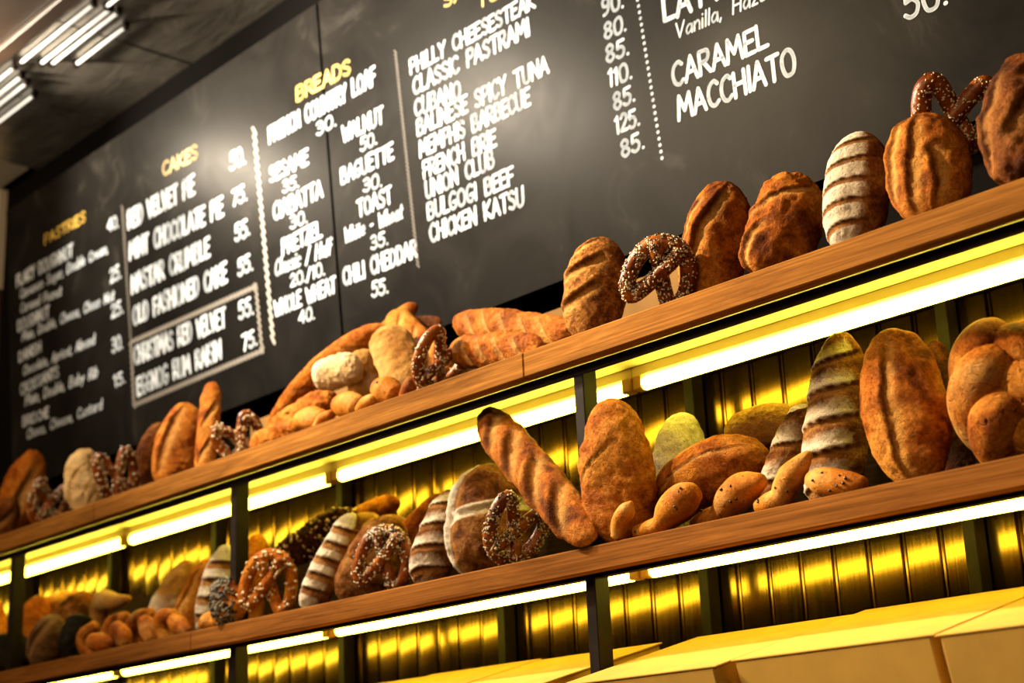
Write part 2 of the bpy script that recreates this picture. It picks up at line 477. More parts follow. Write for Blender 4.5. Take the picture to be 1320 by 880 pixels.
# ------------------------------------------------------------------ cartons on the sloped rack below
TB = math.radians(14.6)
bu = np.array([0, -math.sin(TB), math.cos(TB)]); bd = np.array([0, math.cos(TB), math.sin(TB)])   # up / back of a tilted carton
def carton(x0, x1, yb, zb, depth, h, label):
    """x0..x1 wide, back top edge at (yb, zb), lid runs down to the front"""
    B = np.array([0, yb, zb]); loc = B - bd * depth - bu * h + np.array([(x0 + x1) / 2, 0, 0])
    r_ = empty('cardboard_box', loc)
    tag(r_, label, 'box', 'cardboard boxes under the bread shelves')
    r_.rotation_euler = (TB, 0, 0)
    hw = (x1 - x0) / 2
    MB().box((-hw + .010, .001, 0), (hw - .010, depth - .001, h - .0045), .003).build('box_body', MAT['carton'], r_)
    MB().box((-hw, 0, h - .004), (hw, depth, h), .001).build('box_lid', MAT['carton'], r_)
    return r_
LAB = ['cardboard box at the right photo edge under the lower shelf', 'cardboard box second from the right under the lower shelf',
       'cardboard box directly right of the right steel post', 'cardboard box directly left of the right steel post',
       'second cardboard box left of the right steel post', 'leftmost cardboard box showing at the photo bottom']

for (a, b_, yb, zb), l in zip([(-1.600, -1.12, 2.985, .402), (-2.085, -1.606, 2.995, .406), (-2.555, -2.095, 2.962, .396), (-3.125, -2.672, 2.962, .396), (-3.60, -3.135, 2.985, .403), (-4.07, -3.612, 2.97, .398)], LAB):
    carton(a, b_, yb, zb, .50, .34, l)
slab = empty('sloped_rack_shelf', (-2.6, 2.8, 0))
tag(slab, 'sloped black steel shelf carrying the cardboard boxes', 'shelf')
o = MB()
B0 = np.array([0, 2.99, .404]) - bu * .352
c = [B0 - bd * .53, B0 - bd * .0]
V = []
for xx in (-4.3, -0.9):
    for q in c:
        V += [np.array([xx, 0, 0]) + q - bu * .012, np.array([xx, 0, 0]) + q]
o.add(V, [(0,1,3,2),(4,6,7,5),(0,4,5,1),(2,3,7,6),(1,5,7,3),(0,2,6,4)])
oo = o.build('slab_plate', MAT['steel'], slab); oo.matrix_parent_inverse = Matrix.Translation(-Vector(slab.location))

# ------------------------------------------------------------------ chalkboard menu
# stroke alphabet: each glyph = (width, strokes); a stroke is a list of points, 'c' first = smooth curve
def g(w_, *st): return (w_, st)
A_ = {
 'A': g(.56,[(0,0),(.28,1),(.56,0)],[(.1,.34),(.47,.36)]),
 'B': g(.5,[(.02,0),(.02,1)],['c',(.02,1),(.36,.98),(.42,.76),(.3,.55),(.04,.52)],['c',(.04,.53),(.4,.5),(.48,.25),(.36,.03),(.02,0)]),
 'C': g(.5,['c',(.48,.86),(.32,1),(.1,.84),(.02,.5),(.1,.14),(.3,0),(.5,.14)]),
 'D': g(.54,[(.03,0),(.03,1)],['c',(.03,1),(.36,.94),(.53,.52),(.38,.08),(.03,0)]),
 'E': g(.44,[(.44,1),(.02,.98),(.02,0),(.44,.02)],[(.02,.52),(.36,.54)]),
 'F': g(.42,[(.44,1),(.03,.98),(.02,0)],[(.02,.5),(.36,.52)]),
 'G': g(.54,['c',(.48,.88),(.3,1),(.08,.82),(.02,.45),(.12,.1),(.32,0),(.5,.16),(.52,.42)],[(.52,.42),(.3,.4)]),
 'H': g(.54,[(.03,0),(.03,1)],[(.51,0),(.51,1)],[(.03,.5),(.51,.53)]),
 'I': g(.08,[(.04,0),(.04,1)]),
 'J': g(.4,['c',(.36,1),(.36,.25),(.22,.02),(.02,.16)]),
 'K': g(.52,[(.03,0),(.03,1)],[(.5,1),(.06,.47),(.52,0)]),
 'L': g(.42,[(.03,1),(.02,.02),(.44,.03)]),
 'M': g(.68,[(0,0),(.08,1),(.33,.32),(.58,1),(.68,0)]),
 'N': g(.56,[(.02,0),(.03,1),(.52,0),(.54,1)]),
 'O': g(.58,['c',(.29,1),(.07,.82),(.02,.45),(.12,.08),(.29,0),(.48,.1),(.56,.5),(.48,.86),(.29,1)]),
 'P': g(.46,[(.02,0),(.02,1)],['c',(.02,1),(.38,.97),(.46,.72),(.34,.5),(.03,.46)]),
 'Q': g(.58,['c',(.29,1),(.07,.82),(.02,.45),(.12,.08),(.29,0),(.48,.1),(.56,.5),(.48,.86),(.29,1)],[(.34,.22),(.58,-.06)]),
 'R': g(.5,[(.02,0),(.02,1)],['c',(.02,1),(.38,.97),(.45,.74),(.33,.54),(.03,.5)],[(.2,.5),(.5,0)]),
 'S': g(.46,['c',(.43,.86),(.26,1),(.06,.88),(.07,.66),(.34,.44),(.43,.22),(.28,.01),(.03,.12)]),
 'T': g(.52,[(0,.97),(.52,1)],[(.27,.98),(.26,0)]),
 'U': g(.54,['c',(.03,1),(.04,.3),(.14,.03),(.34,.0),(.48,.2),(.52,1)]),
 'V': g(.54,[(0,1),(.26,0),(.54,1)]),
 'W': g(.74,[(0,1),(.2,0),(.38,.72),(.54,0),(.74,1)]),
 'X': g(.5,[(0,0),(.5,1)],[(0,1),(.5,0)]),
 'Y': g(.52,[(0,1),(.25,.48),(.52,1)],[(.25,.48),(.24,0)]),
 'Z': g(.5,[(.02,1),(.48,1),(.02,0),(.5,.02)]),
 '0': g(.5,['c',(.25,1),(.06,.82),(.02,.45),(.1,.08),(.25,0),(.42,.1),(.49,.5),(.42,.88),(.25,1)]),
 '1': g(.2,[(.0,.84),(.14,1),(.14,0)]),
 '2': g(.46,['c',(.04,.8),(.2,1),(.4,.86),(.38,.58),(.03,.02)],[(.03,.02),(.46,.03)]),
 '3': g(.46,['c',(.05,.9),(.26,1),(.42,.8),(.3,.56),(.14,.53)],['c',(.14,.53),(.38,.48),(.44,.22),(.24,0),(.02,.12)]),
 '4': g(.5,[(.38,0),(.38,1),(.02,.32),(.5,.33)]),
 '5': g(.46,[(.44,1),(.1,.98),(.07,.56)],['c',(.07,.56),(.28,.62),(.44,.4),(.36,.08),(.16,0),(.01,.12)]),
 '7': g(.46,[(.02,.97),(.46,1),(.16,0)]),
 '8': g(.48,['c',(.24,1),(.07,.8),(.16,.58),(.34,.46),(.45,.22),(.24,0),(.04,.2),(.14,.46),(.36,.62),(.42,.84),(.24,1)]),
 '9': g(.46,['c',(.42,.72),(.3,.5),(.08,.56),(.06,.86),(.24,1),(.42,.84),(.42,.5),(.3,.12),(.08,.0)]),
 '.': g(.1,[(.04,.03),(.06,.03)]), ',': g(.12,[(.08,.06),(.02,-.14)]),
 '/': g(.34,[(0,-.08),(.34,1.06)]), '-': g(.3,[(.02,.42),(.28,.44)]),
 'a': g(.42,['c',(.38,.52),(.18,.6),(.03,.3),(.14,.02),(.34,.2),(.39,.56)],[(.39,.56),(.42,0)]),
 'b': g(.42,[(.03,1),(.03,0)],['c',(.03,.4),(.24,.6),(.4,.32),(.24,.0),(.03,.08)]),
 'c': g(.36,['c',(.35,.48),(.18,.6),(.03,.3),(.16,0),(.36,.1)]),
 'd': g(.42,['c',(.38,.46),(.18,.6),(.03,.3),(.16,0),(.38,.16)],[(.39,1),(.41,0)]),
 'e': g(.4,['c',(.05,.3),(.36,.36),(.24,.6),(.05,.4),(.1,.06),(.38,.08)]),
 'f': g(.3,['c',(.32,.94),(.16,.92),(.12,0)],[(0,.55),(.28,.57)]),
 'g': g(.42,['c',(.38,.48),(.18,.6),(.03,.34),(.16,.06),(.38,.24),(.4,.56),(.38,-.14),(.2,-.3),(.04,-.2)]),
 'h': g(.4,[(.03,1),(.03,0)],['c',(.03,.36),(.22,.6),(.36,.44),(.38,0)]),
 'i': g(.08,[(.04,.58),(.04,0)],[(.04,.82),(.05,.84)]),
 'k': g(.38,[(.03,1),(.03,0)],[(.36,.58),(.06,.26),(.38,0)]),
 'l': g(.08,[(.05,1),(.04,0)]),
 'm': g(.6,[(.03,.58),(.03,0)],['c',(.03,.36),(.2,.6),(.3,.4),(.31,0)],['c',(.31,.36),(.46,.6),(.56,.4),(.58,0)]),
 'n': g(.4,[(.03,.58),(.03,0)],['c',(.03,.36),(.22,.6),(.36,.44),(.38,0)]),
 'o': g(.42,['c',(.21,.6),(.04,.4),(.06,.12),(.22,0),(.38,.16),(.38,.46),(.21,.6)]),
 'p': g(.42,[(.03,.58),(.03,-.34)],['c',(.03,.4),(.24,.6),(.4,.32),(.24,.0),(.03,.08)]),
 'r': g(.3,[(.03,.58),(.03,0)],['c',(.03,.34),(.16,.56),(.3,.52)]),
 's': g(.34,['c',(.32,.5),(.16,.6),(.05,.46),(.3,.2),(.2,0),(.02,.08)]),
 't': g(.3,[(.14,.86),(.13,.02),(.28,.02)],[(0,.58),(.28,.6)]),
 'u': g(.4,['c',(.03,.58),(.05,.1),(.2,0),(.35,.2),(.37,.58)],[(.37,.58),(.39,0)]),
 'y': g(.4,[(.02,.58),(.2,.06)],[(.38,.58),(.1,-.3)]),
 'z': g(.36,[(.03,.58),(.34,.58),(.02,.0),(.36,.02)]),
}
def catmull(P, n=5):
    P = [np.array(p, float) for p in P]
    closed = np.allclose(P[0], P[-1])
    Q = ([P[-2]] if closed else [2*P[0]-P[1]]) + P + ([P[1]] if closed else [2*P[-1]-P[-2]])
    out = []
    for i in range(1, len(Q) - 2):
        a, b_, c_, d_ = Q[i-1], Q[i], Q[i+1], Q[i+2]
        for k in range(n):
            t = k / n
            out.append(.5*((2*b_)+(-a+c_)*t+(2*a-5*b_+4*c_-d_)*t*t+(-a+3*b_-3*c_+d_)*t**3))
    out.append(P[-1]); return out
def stroke(mb, pts, w_, fr, cap=8):
    """flat brush stroke with round ends; fr maps board (x, u) to the scene"""
    V = []; Fc = []
    P = [np.array(p, float) for p in pts]
    def quad(a, b_):
        d = b_ - a; L = np.linalg.norm(d)
        if L < 1e-9: return
        n_ = np.array([-d[1], d[0]]) / L * w_ / 2
        k = len(V); V.extend([a+n_, a-n_, b_-n_, b_+n_]); Fc.append((k, k+1, k+2, k+3))
    for a, b_ in zip(P[:-1], P[1:]): quad(a, b_)
    for p in P:
        k = len(V)
        V.extend([p + w_/2*np.array([math.cos(2*math.pi*j/cap), math.sin(2*math.pi*j/cap)]) for j in range(cap)])
        Fc.append(tuple(range(k, k+cap)))
    mb.add([fr(v) for v in V], Fc)

menu = empty('chalkboard_menu', tuple(BO + np.array([-4.0, 0, 0])))
tag(menu, 'long black chalkboard menu hand lettered in white and yellow above the breads', 'menu board')
MINV = Matrix.Translation(-Vector(menu.location))
def mpart(o): o.matrix_parent_inverse = MINV; return o
HB = 1.315
def board_panel(x0, x1, off):
    mb = MB(); V = []
    for xx in (x0, x1):
        for u in (0, HB):
            for d_ in (off, -.022):
                V.append(BO + np.array([xx, 0, 0]) + BU * u + BN * d_)
    mb.add(V, [(0,2,3,1),(4,5,7,6),(0,1,5,4),(2,6,7,3),(0,4,6,2),(1,3,7,5)])
    return mpart(mb.build('board_panel', MAT['board'], menu))
xs_ = (onB(410,40)[0] + onB(443,430)[0]) / 2
xl_ = onB(12, 440)[0]
board_panel(xl_, xs_ - .007, 0.0); board_panel(xs_ + .007, 0.2, 0.0)
def bcoord(px, py): p = onB(px, py); return np.array([p[0], (p - BO) @ BU])
lift = [0.0012]
def frame2(v):
    return BO + np.array([v[0], 0, 0]) + BU * v[1] + BN * lift[0]
def letter(text, x0, y0, x1, y1, h, kind='menu_word', mat='paint', sw=.20, slant=0.0):
    """text painted on the board between two baseline points, cap height h pixels"""
    a = bcoord(x0, y0); b_ = bcoord(x1, y1)
    top = bcoord(x0, y0 - h); H = top[1] - a[1]
    d = b_ - a; L = np.linalg.norm(d); ux = d / L; uy = np.array([-ux[1], ux[0]])
    gap = .13; adv = 0; sp_ = .58
    for ch in text:
        adv += (sp_ if ch == ' ' else A_[ch][0] + gap)
    adv -= gap
    a = a + uy * (.08 * H); H *= .86
    sx = L / adv
    mb = MB(); cx = 0; rr = random.Random(text + str(x0))
    def flush():
        if not mb.V: return
        me = new_mesh(kind, mb.V, mb.F, False)
        o = obj(kind, me, MAT[mat], menu); mpart(o)
        if mat == 'yellow': o['label'] = 'yellow painted heading'
        mb.V = []; mb.F = []
    for ch in text:
        if ch == ' ': cx += sp_; flush(); continue
        w_, st = A_[ch]
        jy = rr.uniform(-.02, .02); js = rr.uniform(.97, 1.04); jr = rr.uniform(-.03, .03)
        for s_ in st:
            if s_[0] == 'c': pts = catmull(s_[1:])
            else: pts = [np.array(p, float) for p in s_]
            Q = [a + ux * ((cx + p[0] + p[1] * (slant + jr)) * sx) + uy * ((p[1] * js + jy) * H) for p in pts]
            stroke(mb, Q, sw * min(H * 1.1, sx * 1.25), frame2)
        cx += w_ + gap
    flush()
def rope(pts, w_, step, mat='chalkline', slantk=.5, dots=False):
    mb = MB()
    for (p, q) in zip(pts[:-1], pts[1:]):
        a = bcoord(*p); b_ = bcoord(*q); L = np.linalg.norm(b_ - a); d = (b_ - a) / L; n_ = np.array([-d[1], d[0]])
        k = int(L / step)
        for i in range(k + 1):
            c_ = a + d * (i * step)
            if dots: stroke(mb, [c_ - n_*w_*.05, c_ + n_*w_*.05], w_, frame2, 8)
            else: stroke(mb, [c_ - n_*w_*.5 - d*step*slantk, c_ + n_*w_*.5 + d*step*slantk], step * .42, frame2, 6)
    me = new_mesh('divider_line', mb.V, mb.F, False)
    return mpart(obj('divider_line', me, MAT[mat], menu))

Y_ = dict(kind='heading', mat='yellow', sw=.20)
P_ = dict(kind='price')
SM = dict(sw=.21, slant=.16)
for args in [
 ('PASTRIES', 58,316,110,286,14,Y_), ('CAKES', 210.6,228,254.5,205,19,Y_), ('BREADS', 383,132,452,95.5,21,Y_),
 ('SANDWICHES', 573,11,722,-64,19,Y_), ('TO GO', 617,12,690,-26,19,Y_),
 ('FLAKY DOUGHNUT',22,371,94,331,17,{}), ('Cinnamon Sugar, Double Cream,',26,386,139,326,13,SM), ('Caramel Peanut',26.6,404,79,381,13,SM),
 ('DOUGHNUT',23.5,428.5,63.6,409,16,{}), ('Plain, Double, Cheese, Choco Nut',29,440.6,147,387,13,SM),
 ('DANISH',25,468,53,454,15,{}), ('Chocolate, Apricot, Almond',30,484.5,122,443.6,13,SM),
 ('CROISSANTS',27,510,76,486,15,{}), ('Plain, Double, Baby Rib',33,523.5,126,486,14,SM),
 ('BRIOCHE',30,550.5,63,538,14,{}), ('Choco, Cheese, Custard',35,566.5,131.5,527.7,13,SM),
 ('40.',139,299.7,153,293.5,17,P_), ('25.',142.5,366,156,359,20,P_), ('25.',144,411,159,404,19,P_), ('30.',145,456,158.5,450,20,P_), ('15.',148,500,161.5,494,17,P_),
 ('RED VELVET PIE',166,297,251,251,26,{}), ('MINT CHOCOLATE PIE',168,337,288,279.5,26,{}), ('NASTAR CRUMBLE',170.5,380,270.5,332,26,{}),
 ('OLD FASHIONED CAKE',172.7,420.5,293,364.5,26,{}), ('CHRISTMAS RED VELVET',174,471.5,291,422.5,26,{}), ('EGGNOG RUM RAISIN',178,511.5,285.6,463.6,26,{}),
 ('50.',297.5,221,316.5,212,25,P_), ('75.',300,267.5,318.5,259.5,23,P_), ('55.',304,312.5,322,304,24,P_), ('55.',307.6,357,326,349,24,P_), ('55.',309,413,327,405.5,24,P_), ('75.',313.6,454,331.5,446,23,P_),
 ('FRENCH COUNTRY LOAF',348,186.5,484.5,110,24,{}), ('30.',409,176,433.6,163,19,P_), ('WALNUT',442.7,185,494.5,159,23,{}), ('50.',465.5,196.5,486,186.5,19,P_),
 ('SESAME',348.7,236.5,397.5,212.5,22,{}), ('35.',365,250,385.5,242,18,P_), ('CIABATTA',353.7,285.5,416,255,24,{}), ('30.',375,296,396.5,287.5,18,P_),
 ('PRETZEL',365,330.5,415,306.5,23,{}), ('Classic / Half',355,356.5,427,329,22,dict(sw=.17,slant=.16)), ('20./10.',375,371,419,355,18,P_), ('WHOLE WHEAT',355,409,433,377.5,22,{}), ('40.',386,418,405.5,412,18,P_),
 ('BAGUETTE',441,239,507.5,206,23,{}), ('30.',469,249,492.5,241,19,P_), ('TOAST',462.5,281.5,505.5,262.5,24,{}), ('White - Wheat',445,314.5,519,282.5,21,dict(sw=.17,slant=.16)), ('35.',479,323,500.5,315.5,19,P_),
 ('CHILI CHEDDAR',444,369.5,537.5,332.5,24,{}), ('55.',480,384,500.5,378.5,21,P_),
 ('PHILLY CHEESESTEAK',530,97.5,690,11,22,{}), ('CLASSIC PASTRAMI',534,124,683,46.5,24,{}), ('CUBANO',536,151.5,594,127,24,{}), ('BALINESE SPICY TUNA',539,177,707.5,95,24,{}),
 ('MEMPHIS BARBECUE',542.5,204.5,684,136.5,24,{}), ('FRENCH BRIE',547,231,640,189,24,{}), ('UNION CLUB',550,257.5,637.5,216.5,24,{}), ('BULGOGI BEEF',552.5,285,663,238,24,{}), ('CHICKEN KATSU',556,314,676,265,25,{}),
 ('90.',777.5,22.5,804,11,24,P_), ('80.',780,52.5,807.5,41,24,P_), ('85.',782.5,83,811,71,25,P_), ('110.',786,114,815,102.5,25,P_), ('85.',792.5,144,819,131.5,25,P_), ('125.',795,174.5,825,162.5,25,P_), ('85.',802.5,204.5,831,192.5,25,P_),
 ('LATTE',857,31,952,-9,40,dict(sw=.17)), ('Vanilla, Hazelnut',872,52,1024,-14,23,dict(sw=.13,slant=.12)),
 ('CARAMEL',869,115,990,62.5,35,dict(sw=.165)), ('MACCHIATO',876,158,1027,96,36,dict(sw=.165)), ('50.',1168,28.5,1222,8,42,dict(kind='price',sw=.15)),
]:
    *a_, kw = args
    letter(*a_, **kw)
rope([(158,268),(169,441)], .012, .020, 'faint'); rope([(328,169),(353,448)], .016, .032, 'rope')
rope([(510,67),(539,342)], .010, .014, 'faint'); rope([(821,-8),(855,212)], .011, .019, 'paint', dots=True)
rope([(169,441),(330,369),(338,452),(173,522),(169,441)], .014, .024)

# ------------------------------------------------------------------ breads
def vnoise(P, seed):
    P = np.asarray(P, float) + seed * 17.31
    i = np.floor(P).astype(np.int64); f = P - i; f = f*f*(3-2*f)
    def h(dx, dy, dz):
        n_ = (i[:,0]+dx)*374761393 + (i[:,1]+dy)*668265263 + (i[:,2]+dz)*2147483647 % 1000003 + seed*1013
        n_ = (n_ ^ (n_ >> 13)) * 1274126177
        n_ = n_ ^ (n_ >> 16)
        return (n_ & 0xffff) / 65535.0
    r = 0
    for dx in (0,1):
        for dy in (0,1):
            for dz in (0,1):
                wgt = (f[:,0] if dx else 1-f[:,0])*(f[:,1] if dy else 1-f[:,1])*(f[:,2] if dz else 1-f[:,2])
                r = r + wgt*h(dx,dy,dz)
    return r*2-1
def fbm(P, seed, o=3):
    r = 0; a = 1; s_ = 0
    for k in range(o): r = r + a*vnoise(np.asarray(P)*2**k, seed+k*7); s_ += a; a *= .5
    return r/s_
def set_marks(me, marks):
    at = me.attributes.new('Marks', 'FLOAT_COLOR', 'POINT')
    c = np.ones((len(marks), 4), np.float32); c[:, :3] = np.clip(marks, 0, 1)
    at.data.foreach_set('color', c.ravel())
SEED = [1]
def loaf_mesh(L, W, D, p=2.4, taper=0., bend=0., back=.55, lump=.035, scores=(), flour=None, toast=None, fover=False, wob=0., nz=84, nph=88, sq=1.0):
    SEED[0] += 1; sd = SEED[0]
    i = np.arange(1, nz)
    t = .5 - .5*np.cos(math.pi*i/nz); u = 2*t-1
    r = (1-np.abs(u)**p)**.5*(1+taper*u)
    ph = 2*math.pi*np.arange(nph)/nph - math.pi
    T, PH = np.meshgrid(t, ph, indexing='ij'); U = 2*T-1; RR = np.repeat(r[:, None], nph, 1)
    sx = np.sign(np.sin(PH))*np.abs(np.sin(PH))**sq; cy = np.cos(PH)
    X = .5*W*RR*sx; Y = -.5*D*RR*cy; Y = np.where(cy < 0, Y*back, Y)
    Zc = L*T
    P = np.stack([X, Y, Zc], -1).reshape(-1, 3)
    Nn = np.stack([np.sin(PH)/max(W,1e-3), -np.cos(PH)/max(D,1e-3), np.sign(U)*np.abs(U)**4*1.2/max(L*.5,1e-3)], -1).reshape(-1, 3)
    Nn /= np.linalg.norm(Nn, axis=1, keepdims=True)
    q = P/ max(W, .03)
    n1 = fbm(q*1.3, sd, 3); n2 = fbm(q*5., sd+50, 3)
    n3 = fbm(q*13., sd+90, 2)
    lump = lump*1.5
    disp = lump*W*(n1 + .6*n2 + .28*n3)
    s_ = (PH/(math.pi/2)).reshape(-1); tt = T.reshape(-1); rr_ = RR.reshape(-1)
    front = np.clip((1.25-np.abs(s_))/.3, 0, 1)
    A = s_*W*.58; Bq = tt*L
    Am = A + .06*W*n1 + .030*W*n2; Bm = Bq + .06*W*n1 + .030*W*n2
    marks = np.zeros((len(P), 3))
    opening = np.zeros(len(P)); dark = np.zeros(len(P))
    for sc in scores:
        (s0,t0,s1,t1) = sc[:4]; wd = sc[4]*W if len(sc)>4 else .05*W; dp = sc[5] if len(sc)>5 else 1.; ear = sc[6] if len(sc)>6 else 1.; bw = sc[7] if len(sc)>7 else 0.
        a = np.array([s0*W*.58, t0*L]); b_ = np.array([s1*W*.58, t1*L]); d = b_-a; Ls = np.linalg.norm(d); d /= Ls; n_ = np.array([-d[1], d[0]])
        al = (Am-a[0])*d[0]+(Bm-a[1])*d[1]; k = np.clip(al/Ls, 0, 1)
        sg = (Am-a[0])*n_[0]+(Bm-a[1])*n_[1] - bw*W*4*k*(1-k)
        over = np.where(al<0, -al, np.where(al>Ls, al-Ls, 0))
        tp = np.exp(-(over/(wd*1.2))**2)*np.sqrt(np.clip(4*k*(1-k), .02, 1))*front
        gg = np.exp(-(sg/wd)**2)*tp
        disp = disp - dp*wd*.55*gg
        e = np.exp(-((sg-1.35*wd)/(.55*wd))**2)*tp
        disp = disp + ear*wd*.42*e
        opening = np.maximum(opening, np.exp(-((sg+.35*wd)/(.95*wd))**2)*tp)
        dark = np.maximum(dark, .85*np.exp(-((sg-.78*wd)/(.30*wd))**2)*tp)
    fl = np.zeros(len(P))
    if flour is not None: fl = flour(s_, tt, n1, n2, opening, dark)*(1 if fover else np.clip(1-1.3*opening, 0, 1)*(1-dark))
    if toast is not None: dark = np.maximum(dark, np.clip(toast(s_, tt, n1, n2), 0, 1))
    marks[:,0] = fl; marks[:,1] = np.clip(opening*(1-dark), 0, 1); marks[:,2] = dark
    P = P + Nn*disp[:, None]
    P[:,0] += bend*W*(4*tt*(1-tt)) + wob*W*np.sin(tt*7+sd)
    V = np.vstack([P, [[0,0,0],[0,0,L]]]); nb = len(P)
    Fc = []
    m = nz-1
    for a in range(m-1):
        for b_ in range(nph):
            c_ = (b_+1)%nph; Fc.append((a*nph+b_, a*nph+c_, (a+1)*nph+c_, (a+1)*nph+b_))
    for b_ in range(nph):
        c_ = (b_+1)%nph; Fc.append((nb, c_, b_)); Fc.append((nb+1, (m-1)*nph+b_, (m-1)*nph+c_))
    marks = np.vstack([marks, [[0,0,0],[0,0,0]]])
    return V, Fc, marks
def frame_from(P0, P1):
    z = (P1-P0); L = np.linalg.norm(z); z = z/L
    mid = (P0+P1)/2; f = -mid/np.linalg.norm(mid)         # towards the camera
    x = np.cross(-f, z); x /= np.linalg.norm(x)              # local x to the right in view
    y = np.cross(z, x)                                       # pointing away from the camera
    return np.column_stack([x, y, z]), L, mid
def matrix(Rm, P0):
    M_ = Matrix.Identity(4)
    for a in range(3):
        for b_ in range(3): M_[a][b_] = Rm[a, b_]
        M_[a][3] = P0[a]
    return M_
ALL = {}
def loaf(key, name, mat, label, cat, sh, xb, xt, yt, wpx, y0, y1=None, yb=None, dk=.62, group=None, rest=True, **kw):
    zs = ZU if sh == 'U' else ZM
    y1 = y0 + .05 if y1 is None else y1
    P1 = onY(xt, yt, y1)
    P0 = on_shelf(xb, y0, zs) if yb is None else onY(xb, yb, y0)
    sd = SEED[0]
    for it in range(3):
        SEED[0] = sd
        Rm, L, mid = frame_from(P0, P1)
        Wm = wpx*proj(mid)[2]/F
        V, Fc, mk = loaf_mesh(L, Wm, Wm*dk, **kw)
        Wd = V@Rm.T + P0
        low = Wd[:,2].min()
        if yb is None: P0 = P0 + np.array([0,0,zs+.0006-low])
        elif rest: 
            P0 = P0 + np.array([0,0,zs+.0006-low]); P1 = P1 + np.array([0,0,zs+.0006-low])
        else: break
    me = new_mesh(name, V, Fc)
    set_marks(me, mk)
    o = obj(name, me, MAT[mat]); o.matrix_world = matrix(Rm, P0)
    tag(o, label, cat, group); ALL[key] = o
    return o
def sweep(path, radii, n=20, seed=0, lump=.05, flat=1.0, closed=False, sub=8, marksf=None):
    P = catmull(path, sub); T = np.array(P)
    rad = np.array([float(v) for v in np.ravel(catmull([[r_] for r_ in radii], sub))])
    m = len(T)
    tg = np.gradient(T, axis=0); tg /= np.linalg.norm(tg, axis=1, keepdims=True)
    up = np.array([0.,1.,0.])
    V = []; 
    for k in range(m):
        a = np.cross(tg[k], up); a /= max(np.linalg.norm(a), 1e-6); b_ = np.cross(a, tg[k])
        for j in range(n):
            th = 2*math.pi*j/n; V.append(T[k] + rad[k]*(a*math.cos(th) + b_*math.sin(th)*flat))
    V = np.array(V); C = np.repeat(T, n, 0); Nn = V-C; Nn /= np.linalg.norm(Nn, axis=1, keepdims=True)
    R_ = np.repeat(rad, n)
    V = V + Nn*(fbm(V/np.mean(rad)*.6, seed+3, 3)*lump*R_)[:, None]
    Fc = [(a*n+j, a*n+(j+1)%n, (a+1)*n+(j+1)%n, (a+1)*n+j) for a in range(m-1) for j in range(n)]
    k0 = len(V); 
    e0 = T[0]-tg[0]*rad[0]*.6; e1 = T[-1]+tg[-1]*rad[-1]*.6
    V = np.vstack([V, e0, e1])
    Fc += [(k0, (j+1)%n, j) for j in range(n)] + [(k0+1, (m-1)*n+j, (m-1)*n+(j+1)%n) for j in range(n)]
    return V, Fc, Nn, n, m
def seeds_mesh(pts, nrm, size, seed, elong=1.6, mats=2):
    """little seed bodies lying on a crust; returns verts, faces, material index"""
    rs = np.random.RandomState(seed); V = []; Fc = []; mi = []
    for p, n_ in zip(pts, nrm):
        n_ = n_/np.linalg.norm(n_)
        a = rs.normal(size=3); a -= n_*(a@n_); a /= np.linalg.norm(a); b_ = np.cross(n_, a)
        s_ = size*rs.uniform(.75, 1.25); k = len(V); el = elong*rs.uniform(.85,1.15)
        ring = []
        V.append(p + a*s_*el + n_*s_*.2)
        for (q, rr_) in ((.45,.85),(-.45,.9)):
            for j in range(5):
                th = 2*math.pi*j/5; V.append(p + a*s_*el*q + (b_*math.cos(th) + n_*math.sin(th)*.75)*s_*rr_ + n_*s_*.2)
        V.append(p - a*s_*el + n_*s_*.2)
        f = [(k,k+1+(j+1)%5,k+1+j) for j in range(5)] + [(k+1+j,k+1+(j+1)%5,k+6+(j+1)%5,k+6+j) for j in range(5)] + [(k+11,k+6+j,k+6+(j+1)%5) for j in range(5)]
        f = [tuple(reversed(x_)) for x_ in f]
        Fc += f; mi += [0 if rs.rand() < mats else 1]*len(f)
    return V, Fc, mi
def add_seeds(parent, V, Nn, keep, count, size, mats, share, seed, name='sesame_seeds', label=None, elong=1.6):
    rs = np.random.RandomState(seed)
    idx = np.where(keep)[0]
    if len(idx) == 0: return
    pk = rs.choice(idx, count)
    jit = rs.normal(size=(count,3))*size*1.3
    pts = V[pk] + jit - Nn[pk]*(np.sum(jit*Nn[pk], 1)[:, None])
    SV, SF, mi = seeds_mesh(pts, Nn[pk], size, seed+1, elong, share)
    me = new_mesh(name, SV, SF)
    o = obj(name, me, [MAT[m_] for m_ in mats], parent); o['kind'] = 'stuff'
    me.polygons.foreach_set('material_index', mi)
    if label: o['label'] = label
    return o
PRETZEL = [(-.20,-.40),(-.13,-.22),(.00,-.02),(.16,.22),(.33,.40),(.46,.28),(.47,.02),(.37,-.26),(.18,-.41),(0,-.44),(-.18,-.41),(-.37,-.26),(-.47,.02),(-.46,.28),(-.33,.40),(-.16,.22),(.00,-.02),(.13,-.22),(.20,-.40)]
PR = [1.22*q_ for q_ in [.082,.085,.086,.088,.090,.093,.094,.100,.105,.106,.105,.100,.094,.093,.090,.088,.086,.085,.082]]
PYO = [-.11,-.10,-.07,-.02,0,0,0,0,0,0,0,0,0,0,0,.02,.03,-.06,-.11]
